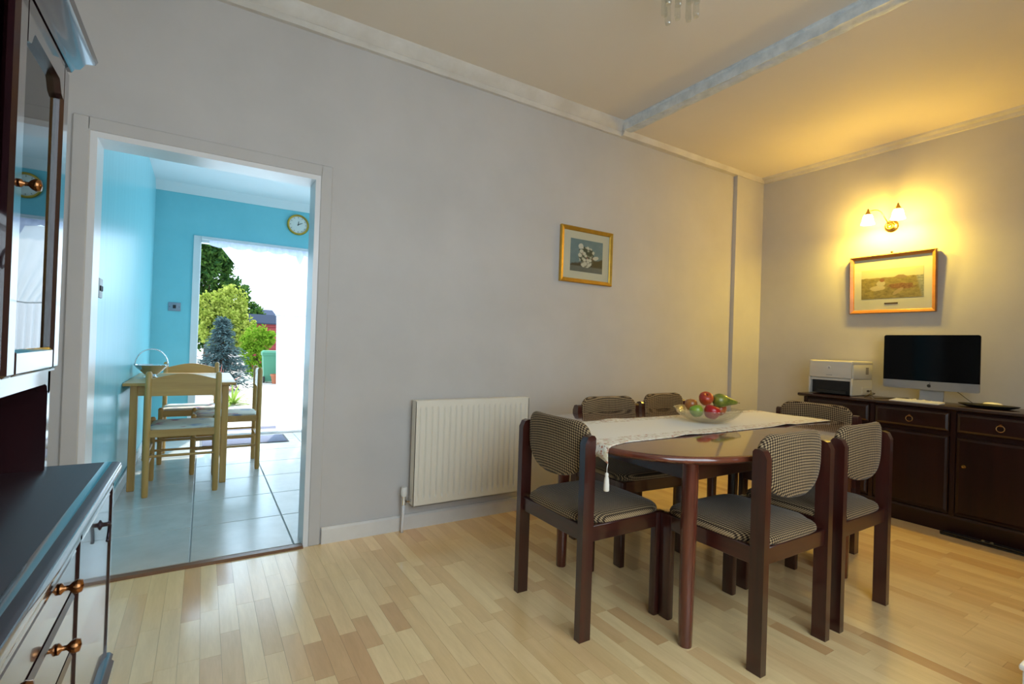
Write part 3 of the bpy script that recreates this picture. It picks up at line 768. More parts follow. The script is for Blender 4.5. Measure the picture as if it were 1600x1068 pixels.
# ------------------------------------------------------------------ printer
PXF, PY0, PY1 = 4.185, -.690, -1.010
pr = thing('printer', 'pale grey laser printer at the end of the sideboard', 'printer', (4.34, -.85, SBZ))
z0, z1 = SBZ+.004, SBZ+.268
m = MB(); m.box(PXF+.02, XR-.028, PY1, PY0, z0+.115, z1-.02, .008, 2).box(PXF+.004, XR-.028, PY1, PY1+.016, z0, z0+.13, .004).box(PXF+.004, XR-.028, PY0-.016, PY0, z0, z0+.13, .004).box(PXF+.20, XR-.028, PY1+.01, PY0-.01, z0, z0+.13)
body = m.build('body', M_PRINTER, pr, 'auto')
m = MB(); m.box(PXF+.01, XR-.028, PY1, PY1+.055, z1-.03, z1, .006, 2).box(PXF+.01, XR-.028, PY0-.03, PY0, z1-.03, z1, .006, 2).box(4.44, XR-.028, PY1+.05, PY0-.02, z1-.03, z1+.0, .006, 2)
m.build('lid', M_PRINTER, pr, 'auto')
MB().prism([(PXF+.03, z1-.012), (4.44, z1-.022), (4.44, z1-.026), (PXF+.03, z1-.024)], 'y', PY1+.05, PY0-.02).build('output_tray', pbr('tray_dark', (.10, .08, .06), .5), pr)
m = MB(); m.box(PXF, PXF+.022, PY1+.006, PY0-.008, z0+.130, z1-.006, .005, 2); fp = m.build('front_panel', M_PRINTER, pr, 'auto')
ROOTLOC[fp.name] = ROOTLOC[pr.name]
MB().lathe([(0, -.0015), (.0125, -.0015), (.0135, 0), (0, 0)], (PXF, -.845, z1-.055), 24, 'x').build('round_logo', pbr('logo_silver', (.72, .72, .70), .3), fp, 'auto')
m = MB(); xl = PXF-.0025
for dy in (.0045, -.0035):
    m.box(xl, xl+.001, -.845+dy-.001, -.845+dy+.001, z1-.064, z1-.046); m.box(xl, xl+.001, -.845+dy-.003, -.845+dy+.0005, z1-.0555, z1-.054); m.box(xl, xl+.001, -.845+dy-.0035, -.845+dy-.002, z1-.064, z1-.0545)
m.build('logo_letters', pbr('logo_grey', (.22, .22, .22), .5), fp)
MB().box(PXF-.0012, PXF+.001, -.870, -.825, z0+.148, z0+.152).build('model_text', MATS['logo_grey'], fp)
m = MB(); m.box(PXF+.012, PXF+.05, PY1+.016, PY0-.016, z0+.108, z0+.124, .002); m.build('slot_lip', M_PRINTER, pr)
tr_ = MB().box(PXF+.035, PXF+.20, PY1+.017, PY0-.017, z0+.004, z0+.107).build('paper_tray', M_BLACK, pr)
MB().box(PXF+.02, PXF+.036, PY1+.05, PY0-.05, z0+.004, z0+.03, .003).build('tray_handle', pbr('dark_plastic', (.02, .02, .018), .4), tr_)
for i in range(4):
    for j in range(5):
        MB().box(4.405+.012*i, 4.413+.012*i, PY1-.0012, PY1+.002, z1-.10+.011*j, z1-.093+.011*j).build('vent_slot', MATS['tray_dark'], pr)
MB().box(4.35, 4.485, PY1-.002, PY1+.002, z0+.012, z0+.062, .001).build('side_cover', M_PRINTER, pr)
MB().box(4.425, 4.465, PY1-.003, PY1+.0, z0+.025, z0+.04).build('side_label', MATS['tray_dark'], pr)

# ------------------------------------------------------------------ all-in-one computer, keyboard
CX, CY0, CY1 = 4.335, -1.155, -1.700
co = thing('desktop_computer', 'slim all-in-one computer with a black screen on the sideboard', 'computer', (4.38, -1.43, SBZ))
zb, zs, zt = .902, .962, 1.288
def rrect(y0, y1, z0, z1, r, corners):
    pts = []
    cs = [(y0+r, z0+r, PI), (y1-r, z0+r, 1.5*PI), (y1-r, z1-r, 0), (y0+r, z1-r, .5*PI)]
    for (cy, cz_, a0), on in zip(cs, corners):
        if on:
            for k in range(7): a = a0+PI/2*k/6; pts.append((cy+r*math.cos(a), cz_+r*math.sin(a)))
        else: pts.append((cy-r if a0 in (PI, .5*PI) else cy+r, cz_-r if a0 in (PI, 1.5*PI) else cz_+r))
    return pts
MB().prism(rrect(CY1, CY0, zs, zt, .014, (0, 0, 1, 1)), 'x', CX, CX+.010).build('screen', M_SCREEN, co)
MB().prism(rrect(CY1, CY0, zb, zs-.0005, .014, (1, 1, 0, 0)), 'x', CX, CX+.010).build('chin', M_ALU, co)
rings = []
for s_, dx in ((1, .010), (.97, .016), (.7, .034), (.35, .042), (.1, .044)):
    rings.append([(CX+dx, (CY0+CY1)/2+(y-(CY0+CY1)/2)*s_, 1.08+(z-1.08)*s_) for y, z in rrect(CY1, CY0, zb, zt, .014, (1, 1, 1, 1))])
MB().loft(rings).build('back_shell', M_ALU, co, 'auto')
ym = -1.432
m = MB()
# fruit emblem: two lobes with a bite and a leaf
pts = []
for k in range(40):
    a = 2*PI*k/40; r = .0125*(1+.06*math.cos(2*a)-.05*abs(math.sin(a))**8*(1 if math.sin(a) > 0 else .6))
    yy, zz = r*math.cos(a)*.92, r*math.sin(a)
    dyb, dzb = yy-.0155, zz-.0015
    dd = math.hypot(dyb, dzb)
    if dd < .0072: yy, zz = .0155+dyb/dd*.0072, .0015+dzb/dd*.0072
    pts.append((ym-yy, .931+zz))
m.prism(pts, 'x', CX-.0006, CX+.001)
lf = [(ym-.0005, .9455), (ym-.0055, .9475), (ym-.007, .9535), (ym-.002, .9515)]
m.prism(lf, 'x', CX-.0006, CX+.001)
m.build('emblem', M_BLACKM, co)
m = MB(); m.prism([(CX+.046, .80+.12), (CX+.05, .92), (CX+.052, .90), (CX+.035, SBZ+.010), (CX-.055, SBZ+.006), (CX-.055, SBZ+.001), (CX+.055, SBZ+.001), (CX+.060, .95), (CX+.04, .96)], 'y', ym-.068, ym+.068)
m.build('stand', M_ALU, co, 'auto')
kb = thing('keyboard', 'thin white keyboard in front of the computer', 'keyboard', (4.215, -1.40, SBZ))
KY0_, KY1_, KXa, KXb = -1.265, -1.545, 4.150, 4.262
MB().prism([(KXa, SBZ+.0015), (KXb, SBZ+.0015), (KXb, SBZ+.014), (KXa, SBZ+.006)], 'y', KY1_, KY0_).build('case', M_WPLAST, kb)
for r_ in range(5):
    for c_ in range(14):
        xk = KXa+.008+r_*.0205; yk = KY0_-.006-c_*.0193; zk = SBZ+.006+.008*(xk-KXa+.008)/(KXb-KXa)
        o = MB().box(xk, xk+.017, yk-.016, yk, zk, zk+.0032).build('key', M_WPLAST, kb)
di = thing('serving_plate', 'oval black plate lying on the sideboard', 'plate', (4.30, -1.75, SBZ))
rings = []
for s_, z in ((.55, 0), (.70, .002), (.93, .014), (1., .020), (.985, .0225), (.90, .018), (.68, .008), (.2, .007)):
    rings.append([(4.30+.085*s_*math.cos(2*PI*k/40), -1.752+.150*s_*math.sin(2*PI*k/40), SBZ+.0005+z) for k in range(40)])
MB().loft(rings).build('dish', M_BLACKM, di, 'all')
ms = thing('computer_mouse', 'small white mouse behind the black plate', 'mouse', (4.46, -1.735, SBZ))
rings = []
for s_, z in ((1, .001), (1, .010), (.93, .018), (.75, .025), (.45, .029), (.15, .030)):
    rings.append([(4.46+.030*s_*math.cos(2*PI*k/24), -1.735+.055*s_*math.sin(2*PI*k/24), SBZ+z) for k in range(24)])
MB().loft(rings).build('shell', M_WPLAST, ms, 'all')
# cables
def curve_pts(P, n=6):
    P = [Vector(p) for p in P]; sm = []
    for i in range(len(P)-1):
        p0, p1, p2, p3 = P[max(i-1, 0)], P[i], P[i+1], P[min(i+2, len(P)-1)]
        for k in range(n):
            t = k/n; sm.append(.5*((2*p1)+(p2-p0)*t+(2*p0-5*p1+4*p2-p3)*t*t+(3*p1-p0-3*p2+p3)*t**3))
    sm.append(P[-1]); return sm
cz = SBZ+.004
tag(MB().tube(curve_pts([(4.46, -1.018, .85), (4.40, -1.05, .862), (4.33, -1.075, .84), (4.27, -1.06, cz), (4.24, -1.10, cz+.012), (4.27, -1.13, cz+.028), (4.23, -1.12, cz+.03), (4.22, -1.15, cz), (4.28, -1.18, cz), (4.40, -1.20, cz), (4.52, -1.25, cz)]), .003, 6).build('cable', pbr('brown_cable', (.05, .035, .015), .5), None, 'all'), 'tangled dark cable between the printer and the computer', 'cable')
tag(MB().tube(curve_pts([(4.40, -1.50, .93), (4.42, -1.56, .90), (4.44, -1.62, .845), (4.46, -1.655, cz), (4.52, -1.67, cz)]), .0022, 6).build('cable', MATS['brown_cable'], None, 'all'), 'thin dark cable hanging behind the computer stand', 'cable')
ec = thing('earphones', 'white earphones on the sideboard by the computer stand', 'earphones', (4.28, -1.38, SBZ))
MB().tube(curve_pts([(4.272, -1.345, cz), (4.29, -1.37, cz+.012), (4.275, -1.39, cz), (4.292, -1.42, cz+.01), (4.275, -1.44, cz), (4.29, -1.465, cz)]), .0045, 6).build('wire', M_WPLAST, ec, 'all')
for yy in (-1.345, -1.465): MB().sphere((4.285, yy, SBZ+.0085), .008, 10, 8).build('earbud', M_WPLAST, ec, 'all')

# ------------------------------------------------------------------ dresser at the left
dr = thing('dresser', 'tall glossy dark wood dresser with a glazed top at the left edge', 'dresser', (-.42, -2.0, 0))
DF, DFY, DN = -.161, -1.422, -2.70        # front plane of the base, far end, near end
XB = XL+.022
DZ = .820
m = MB(); m.box(XB, DF-.012, DN, DFY, .06, DZ-.034); m.build('base_carcass', M_DRES, dr)
m = MB(); m.prism([(XB, DZ), (DF+.002, DZ), (DF+.0085, DZ-.004), (DF+.010, DZ-.014), (DF+.008, DZ-.024), (DF+.002, DZ-.034), (XB, DZ-.034)], 'y', DN-.01, DFY+.020); m.build('worktop', M_DRESY, dr, 'auto')
m = MB(); m.prism([(DF+.002, DZ-.0005), (DF+.0095, DZ-.0045), (DF+.011, DZ-.014), (DF+.009, DZ-.024), (DF-.020, DZ+.0008)], 'y', DN-.01, DFY+.0205); m.build('edge_moulding', M_DRES, dr, 'auto')
m = MB(); m.prism([(DF-.012, .395), (DF+.004, .392), (DF+.010, .386), (DF+.004, .378), (DF+.012, .370), (DF+.013, .35), (DF+.006, .34), (DF-.012, .335)], 'y', DN, DFY+.006); m.build('waist_moulding', M_DRES, dr, 'auto')
m = MB(); m.box(XB, DF, DN, DFY, 0, .07, .004); m.build('plinth', M_DRES, dr)
m = MB()
for a, b in ((DFY-.012, DFY), (-1.776, -1.764), (-2.30, -2.284), (DN, DN+.012)): m.box(DF-.014, DF, a, b, .07, DZ-.034)
m.box(DF-.014, DF, DN, DFY, DZ-.050, DZ-.034); m.build('face_frame', M_DRES, dr)
def front(mb, xf, ya, yb, za, zb, ch=.010):
    mb.box(xf-.014, xf-.003, ya, yb, za, zb)
    r0 = [(xf-.003, ya, za), (xf-.003, yb, za), (xf-.003, yb, zb), (xf-.003, ya, zb)]
    r1 = [(xf, ya+ch, za+ch), (xf, yb-ch, za+ch), (xf, yb-ch, zb-ch), (xf, ya+ch, zb-ch)]
    mb.loft([r0, r1])
m = MB(); front(m, DF-.003, -1.762, DFY-.014, .405, DZ-.052); dd = m.build('door', M_DRES, dr); ROOTLOC[dd.name] = ROOTLOC[dr.name]
hz, hy = .728, -1.565
m = MB(); m.lathe([(0, .012), (.004, .012), (.0045, .004), (.010, .001), (.010, 0), (0, 0)], (DF-.003, hy, hz), 12, 'x')
m.tube([(DF+.008, hy, hz), (DF+.010, hy+.004, hz+.002), (DF+.011, hy+.012, hz-.006), (DF+.010, hy+.014, hz-.02), (DF+.009, hy+.011, hz-.034), (DF+.009, hy+.006, hz-.036)], .0032, 8)
m.build('drop_handle', M_IRON, dd, 'all')
for za, zb in ((.698, DZ-.052), (.600, .694), (.500, .596), (.405, .496)):
    m = MB(); front(m, DF-.003, -2.282, -1.778, za, zb); dw = m.build('drawer', M_DRES, dr)
    ROOTLOC[dw.name] = ROOTLOC[dr.name]
    for yk in (-1.900, -2.150):
        MB().lathe([(0, 0), (.008, .0005), (.008, .003), (.0035, .006), (.0035, .011), (.0075, .015), (.010, .020), (.0085, .026), (0, .028)], (DF-.003, yk, (za+zb)/2+.012), 16, 'x').build('knob', M_OLDBRASS, dw, 'all')
m = MB(); front(m, DF-.003, -2.690, -2.302, .405, DZ-.052); m.build('door', M_DRES, dr)
# upper part
UF, UZ0, UZ1 = -.263, 1.030, 1.672
m = MB(); m.box(XB, XB+.012, DN, DFY, DZ, UZ1); m.build('back_panel', M_DRES, dr)
m = MB(); m.box(XB+.012, UF-.012, DFY-.018, DFY, DZ, UZ1); m.build('side_panel', M_DRES, dr)
m = MB(); m.box(XB+.012, UF-.012, DN, DN+.018, DZ, UZ1); m.build('side_panel', M_DRES, dr)
m = MB(); m.box(XB+.012, UF-.006, DN, DFY, UZ1-.02, UZ1).box(XB+.012, UF-.006, DN, DFY, UZ0, UZ0+.018); m.build('carcass', M_DRES, dr)
m = MB(); m.prism([(-1.776, 1.030), (DFY, 1.030), (DFY, .985), (DFY-.010, .980), (DFY-.018, .985), (DFY-.026, .998), (DFY-.04, 1.003), (-1.776, 1.003)], 'x', UF-.030, UF-.012); m.build('valance', M_DRES, dr)
m = MB(); m.prism([(DN, 1.030), (-1.776, 1.030), (-1.776, 1.003), (DN, 1.003)], 'x', UF-.030, UF-.012); m.build('valance', M_DRES, dr)
prof = [(XB, UZ1), (UF+.002, UZ1), (UF+.006, UZ1+.010), (UF+.014, UZ1+.016), (UF+.022, UZ1+.034), (UF+.036, UZ1+.042), (UF+.040, UZ1+.052), (XB, UZ1+.052)]
# cornice: front run mitred into the return on the far side
offs = [p[0]-UF for p in prof]
r0 = [(x, DN, z) for x, z in prof]
r1 = [(x, DFY+max(0, o), z) for (x, z), o in zip(prof, offs)]
MB().loft([r0, r1]).build('cornice', M_DRES, dr, 'auto')
# glazed door
ga, gb = -1.757, DFY
def bar(nm, y0, y1, z0, z1, par, ch=.006, xf=UF):
    m = MB(); m.box(xf-.020, xf, y0, y1, z0, z1, ch); return m.build(nm, M_DRES, par)
gd = bpy.data.objects.new('glazed_door', None); COL.objects.link(gd); gd.parent = dr
ROOTLOC[gd.name] = ROOTLOC[dr.name]
sw = .046
bar('stile', ga, ga+sw, UZ0+.004, UZ1-.004, gd); bar('stile', gb-sw, gb, UZ0+.004, UZ1-.004, gd)
bar('bottom_rail', ga+sw, gb-sw, UZ0+.004, UZ0+.050, gd)
m = MB(); yt0, yt1 = ga+sw, gb-sw; zz = UZ1-.004
m.prism([(yt0, zz), (yt1, zz), (yt1, zz-.075), (yt1-.018, zz-.070), (yt1-.030, zz-.052), (yt1-.036, zz-.046), (yt0+.036, zz-.046), (yt0+.030, zz-.052), (yt0+.018, zz-.070), (yt0, zz-.075)], 'x', UF-.020, UF)
m.build('top_rail', M_DRES, gd)
MB().box(UF-.014, UF-.011, ga+sw-.005, gb-sw+.005, UZ0+.045, UZ1-.045).build('glass', M_DPANE, gd)
MB().lathe([(0, 0), (.007, .0005), (.007, .003), (.0035, .006), (.0035, .012), (.008, .016), (.0105, .021), (.009, .027), (0, .029)], (UF, ga+.026, 1.352), 16, 'x').build('knob', M_OLDBRASS, gd, 'all')
# middle section set back: open shelf above, cupboard below
MF = UF-.028
m = MB(); m.box(XB+.012, MF-.014, ga-.020, ga-.004, UZ0, UZ1).box(XB+.012, MF-.014, -2.36, -2.344, UZ0, UZ1).box(XB+.012, MF-.002, -2.344, ga-.02, 1.290, 1.306); m.build('shelf', M_DRES, dr)
m = MB(); front(m, MF, -2.340, ga-.022, UZ0+.006, 1.288); cdo = m.build('cupboard_front', M_DRES, dr); ROOTLOC[cdo.name] = ROOTLOC[dr.name]
MB().tube([(MF+.006+.003*math.sin(2*PI*k/20), -1.822+.016*math.cos(2*PI*k/20), 1.232+.016*math.sin(2*PI*k/20)) for k in range(21)], .0024, 6, False).build('ring_pull', M_IRON, cdo, 'all')
m = MB(); front(m, UF, DN, -2.362, UZ0+.004, UZ1-.004); m.build('side_door', M_DRES, dr)

# ------------------------------------------------------------------ kitchen things
KTZ = .765
kt = thing('kitchen_table', 'small pine table against the teal kitchen wall', 'table', (-.12, 2.05, 0))
ky0, ky1, kx0, kx1 = 1.475, 2.60, KX0+.004, .222
MB().box(kx0, kx1, ky0, ky1, KTZ-.022, KTZ, .005, 2).build('table_top', M_PINEX, kt, 'auto')
for x in (-.404, .155):
    for y in (1.535, 2.54): MB().box(x-.022, x+.022, y-.022, y+.022, 0, KTZ-.022, .004).build('leg', M_PINE, kt)
for y in (1.535, 2.54): MB().box(-.385, .135, y-.010, y+.010, KTZ-.095, KTZ-.022).build('apron', M_PINEX, kt)
for x in (-.404, .155): MB().box(x-.010, x+.010, 1.555, 2.52, KTZ-.095, KTZ-.022).build('apron', wood('pine_along_y', (.44, .22, .055), (.62, .35, .10), 1, .4, 12, .15), kt)
def seat_cloth():
    t = NT('floral_seat'); v = t.coord(); n = t.noise(v, 9, 3); n2 = t.noise(v, 7, 2)
    c = t.mix(t.math('MULTIPLY', t.math('SUBTRACT', n, .58), 8, True), (.60, .58, .50), (.45, .12, .14))
    c = t.mix(t.math('MULTIPLY', t.math('SUBTRACT', n2, .60), 8, True), c, (.20, .26, .42)); t.set(col=c, rough=.8); return t.m
M_SEATC = seat_cloth()
def make_pine_chair(label):
    t = thing('kitchen_chair', label, 'chair', group='pine kitchen chairs')
    W, D, H = .205, .232, .855
    for sx in (-1, 1):
        MB().lathe([(0, 0), (.017, 0), (.0195, .02), (.0195, H-.02), (.017, H-.008), (.010, H), (0, H+.001)], (sx*W, -D, 0), 14).build('rear_leg', M_PINE, t, 'auto', world=False)
        MB().lathe([(0, 0), (.016, 0), (.019, .02), (.019, .455), (.0205, .462), (.018, .475), (.010, .482), (0, .483)], (sx*W, D, 0), 14).build('front_leg', M_PINE, t, 'auto', world=False)
        for z in (.20, .285): MB().cyl((sx*W, -D, z), (sx*W, D, z), .009, None, 10).build('stretcher', M_PINEX, t, 'auto', world=False)
        MB().box(sx*W-.011, sx*W+.011, -D, D, .405, .455, .003).build('seat_rail', M_PINEX, t, world=False)
    for y, zs in ((-D, (.275,)), (D, (.225, .30))):
        for z in zs: MB().cyl((-W, y, z), (W, y, z), .009, None, 10).build('stretcher', M_PINEX, t, 'auto', world=False)
        MB().box(-W, W, y-.011, y+.011, .405, .455, .003).build('seat_rail', M_PINEX, t, world=False)
    pts = [(-W+.01, .688)]+[(W-.01, .688)]+[(W-.01-(2*W-.02)*k/16, .805+.038*math.sin(PI*k/16)**1.2) for k in range(17)]
    MB().prism(pts, 'y', -D-.009, -D+.009).build('crest_rail', M_PINEX, t, world=False)
    rings = [[(superell((W-.004)*s, (D-.004)*s, 8, 2*PI*k/40)[0], superell((W-.004)*s, (D-.004)*s, 8, 2*PI*k/40)[1], z) for k in range(40)] for s, z in ((.98, .45), (1, .456), (.97, .463), (.8, .467), (.3, .468))]
    MB().loft(rings).build('seat', M_SEATC, t, 'all', world=False)
    return t
pc = make_pine_chair('pine kitchen chair with its back toward the doorway'); place(pc, -.102, 1.556, 0)
clone(pc, (-.085, 2.56, 0), PI, 'pine kitchen chair at the far end of the small table')
clone(pc, (.185, 2.066, 0), PI/2, 'pine kitchen chair seen side-on at the right of the small table')
# metal fruit basket with hoop handle
bk = thing('metal_basket', 'silver dish with a hoop handle on the pine table', 'basket', (-.345, 2.02, KTZ))
bxx, byy = -.345, 2.02
def dish(z, r, n=48, am=0): return [(bxx+r*(1+am*math.cos(12*2*PI*k/n))*math.cos(2*PI*k/n), byy+r*(1+am*math.cos(12*2*PI*k/n))*math.sin(2*PI*k/n), KTZ+z) for k in range(n)]
MB().loft([dish(0, .045), dish(.004, .048), dish(.012, .030), dish(.022, .040), dish(.058, .078, am=.02), dish(.100, .112, am=.04), dish(.102, .108, am=.04), dish(.061, .074, am=.02), dish(.030, .035)]).build('dish', M_CHROME, bk, 'auto')
MB().tube([(bxx-.108*math.cos(PI*k/24), byy, KTZ+.097+.130*math.sin(PI*k/24)) for k in range(25)], .005, 8).build('handle', M_CHROME, bk, 'all')
# clock, sockets
ck = thing('wall_clock', 'round gold rimmed clock above the garden door', 'clock', (.905, KY1, 2.455))
c0 = (.905, KY1, 2.455)
MB().lathe([(.118, 0), (.122, -.012), (.114, -.026), (.100, -.022), (.098, -.012), (.098, 0)], c0, 40, 'y').build('rim', M_GOLD, ck, 'auto')
MB().lathe([(0, 0), (.100, 0), (.100, -.010), (0, -.010)], c0, 40, 'y').build('face', pbr('clock_face', (.78, .76, .70), .5), ck)
m = MB()
for k in range(12):
    a = PI/6*k; m.tube([(c0[0]+r*math.sin(a), KY1-.0112, c0[2]+r*math.cos(a)) for r in (.078, .090)], .0024, 6)
m.build('hour_marks', M_BLACKM, ck)
for a, L, nm in ((math.radians(62), .055, 'minute_hand'), (math.radians(8), .042, 'hour_hand')):
    MB().tube([(c0[0]-.010*math.sin(a), KY1-.014, c0[2]-.01*math.cos(a)), (c0[0]+L*math.sin(a), KY1-.014, c0[2]+L*math.cos(a))], [.004, .002], 6).build(nm, M_BLACKM, ck)
so = thing('wall_socket', 'grey socket plate on the teal wall beside the garden door', 'socket', (-.272, KY1, 1.405))
m = MB(); m.box(-.328, -.218, KY1-.010, KY1, 1.360, 1.450, .003, 2); m.build('plate', pbr('socket_plate', (.26, .31, .38), .4, metal=.3), so, 'auto')
MB().box(-.287, -.259, KY1-.016, KY1-.009, 1.388, 1.424, .002).build('switch', M_BLACKM, so)
for x in (-.315, -.231): MB().cyl((x, KY1-.012, 1.405), (x, KY1-.009, 1.405), .004, None, 8).build('screw', M_BLACKM, so)
sw_ = thing('light_switch', 'brushed metal light switch just inside the kitchen doorway', 'switch', (KX0, .47, 1.34))
m = MB(); m.box(KX0, KX0+.010, .415, .520, 1.290, 1.390, .003, 2); m.build('plate', pbr('brushed_plate', (.22, .22, .21), .4, metal=.5), sw_, 'auto')
for y in (.448, .486): MB().box(KX0+.009, KX0+.016, y-.010, y+.010, 1.325, 1.352, .002).build('rocker', M_BLACKM, sw_)

# curtain tied to the right, lace valance
def voile(name, col, tr, mixf):
    t = NT(name); d = t.n('ShaderNodeBsdfDiffuse'); d.inputs[0].default_value = (*col, 1); s = t.n('ShaderNodeBsdfTranslucent'); s.inputs[0].default_value = (*col, 1)
    m1 = t.n('ShaderNodeMixShader'); m1.inputs[0].default_value = .6; t.l(d.outputs[0], m1.inputs[1]); t.l(s.outputs[0], m1.inputs[2])
    tp = t.n('ShaderNodeBsdfTransparent'); m2 = t.n('ShaderNodeMixShader'); m2.inputs[0].default_value = tr; t.l(m1.outputs[0], m2.inputs[1]); t.l(tp.outputs[0], m2.inputs[2])
    t.l(m2.outputs[0], t.out.inputs[0]); return t.m
M_VOILE = voile('voile', (.93, .91, .90), .06, .6); M_LACE = voile('lace', (.62, .66, .86), .12, .5)
CYC = KY1-.045
cu = thing('curtain', 'white voile curtain swept to the right of the garden door', 'curtain', (.75, CYC, 0))
def cur(u, v):
    z = 2.085-(2.085-.035)*v
    xr = 1.065
    if z > 1.37: xl = .126+(.704-.126)*((2.085-z)/(2.085-1.37))
    else: xl = .704+.03*(1.37-z)
    x = xl+(xr-xl)*u
    w = (xr-xl)
    dens = 20
    y = CYC+.012*math.sin(u*dens*2.2+.6*v)*min(1, .25+v*1.3)
    return (x, y, z)
MB().grid(cur, 90, 60).build('drape', M_VOILE, cu, 'all')
MB().tube([(.69, CYC-.012, 1.375), (.85, CYC-.022, 1.36), (1.075, CYC-.012, 1.385)], .007, 8).build('tie_back', M_VOILE, cu, 'all')
va = thing('lace_valance', 'pale blue lace valance along the top of the garden door', 'valance', (.75, CYC-.03, 2.1))
def val(u, v):
    x = .02+1.70*u
    drop = .055+.020*abs(math.sin(u*PI*9))+(.10 if .51 < u < .56 else 0)*math.sin((u-.51)/.05*PI)
    return (x, CYC-.03+.006*math.sin(u*140), 2.145-drop*v)
MB().grid(val, 220, 6).build('lace', M_LACE, va, 'all')
MB().cyl((-.05, CYC-.03, 2.146), (1.74, CYC-.03, 2.146), .008, None, 8).build('rail', M_GLOSSW, va)
# door mats
M_MAT = pbr('mat_weave', (.16, .17, .24), .9, .3, 60, (300, .6, .003))
mt = thing('door_mat', 'blue-grey door mat inside the garden door', 'door mat', (.40, 3.2, 0))
MB().box(.02, .80, 2.98, 3.40, .0005, .010, .004, 2).build('pile', M_MAT, mt, 'auto'); MB().box(0, .82, 2.96, 3.42, .0003, .006, .002).build('border', M_BLACKM, mt)

# ------------------------------------------------------------------ ceiling light (only the tips of its glass rods show)
LX, LY = 1.745, -1.350
cl = thing('ceiling_light', 'ceiling light with hanging clear glass rods', 'ceiling light', (LX, LY, CZ))
MB().lathe([(0, -.030), (.05, -.030), (.06, -.015), (.06, 0), (0, 0)], (LX, LY, CZ), 32).build('ceiling_plate', M_BRASS, cl, 'auto')
MB().tube([(LX+.07*math.cos(2*PI*k/24), LY+.07*math.sin(2*PI*k/24), CZ-.085) for k in range(25)], .004, 6, False).build('rod_ring', M_BRASS, cl)
for k in range(3): MB().cyl((LX+.05*math.cos(2*PI*k/3), LY+.05*math.sin(2*PI*k/3), CZ-.02), (LX+.07*math.cos(2*PI*k/3), LY+.07*math.sin(2*PI*k/3), CZ-.085), .003, None, 6).build('hanger', M_BRASS, cl)
for k in range(9):
    a = 2*PI*k/9+.2
    x, y = LX+.07*math.cos(a), LY+.07*math.sin(a); h = (.245, .225, .255)[k % 3]
    MB().tube([(x, y, CZ-.088), (x+.004, y, CZ-h+.012), (x+.005, y, CZ-h)], [.010, .015, .012], 6).build('glass_rod', M_BOWL, cl)
# white box just inside the lower right edge
wb = thing('storage_box', 'white box corner at the lower right edge', 'box', (2.35, -2.55, 0))
MB().box(2.135, 2.52, -2.80, -2.392, 0, .185, .006, 2).build('body', M_WPLAST, wb, 'auto')
MB().box(2.128, 2.527, -2.807, -2.385, .185, .203, .006, 2).build('lid', M_WPLAST, wb, 'auto')

# ------------------------------------------------------------------ the garden
GZ = -.10
struct(MB().box(-14, 16, KY1+.12, 40, GZ-.1, GZ), 'ground', pbr('pale_paving', (.62, .60, .57), .8, .12, 2))
struct(MB().box(PX0-.05, PX1+.05, KY1+.09, KY1+.45, GZ, -.015, .005), 'trim_8', pbr('door_step', (.5, .5, .5), .7))
om = thing('outdoor_mat', 'flat blue-grey mat outside the garden door', 'door mat', (.65, 4.3, GZ))
MB().box(.25, 1.15, 4.05, 4.60, GZ+.0005, GZ+.014, .004).build('pile', M_MAT, om); MB().box(.235, 1.165, 4.035, 4.615, GZ+.0003, GZ+.008, .002).build('border', M_BLACKM, om)
def leafmat(name, a, b, tr=.35):
    t = NT(name); g = t.n('ShaderNodeNewGeometry')
    c = t.mix(g.outputs['Random Per Island'], a, b)
    d = t.n('ShaderNodeBsdfDiffuse'); t.l(c, d.inputs[0]); s = t.n('ShaderNodeBsdfTranslucent'); t.l(c, s.inputs[0])
    m1 = t.n('ShaderNodeMixShader'); m1.inputs[0].default_value = tr; t.l(d.outputs[0], m1.inputs[1]); t.l(s.outputs[0], m1.inputs[2]); t.l(m1.outputs[0], t.out.inputs[0]); return t.m
M_BARK = pbr('bark', (.10, .065, .04), .9, .3, 20)
L_DARK = leafmat('leaf_dark', (.03, .09, .03), (.10, .20, .04)); L_YEL = leafmat('leaf_yellow', (.26, .36, .05), (.52, .58, .14))
L_BLUE = leafmat('needle_blue', (.06, .12, .13), (.16, .25, .26), .15); L_GRN = leafmat('leaf_bright', (.12, .28, .02), (.30, .46, .05)); L_RED = leafmat('leaf_reddish', (.32, .08, .08), (.5, .26, .2)); L_LIME = leafmat('leaf_lime', (.25, .42, .06), (.5, .62, .2))
def leaf(bm, c, n, u, L, Wd):
    w = n.cross(u).normalized()*Wd; u = u*L
    vs = [bm.verts.new(c-u*.5), bm.verts.new(c-w*.5), bm.verts.new(c+u*.5), bm.verts.new(c+w*.5)]
    bm.faces.new(vs)
def rv(r): 
    while True:
        v = Vector((r.uniform(-1, 1), r.uniform(-1, 1), r.uniform(-1, 1)))
        if .01 < v.length < 1: return v.normalized()
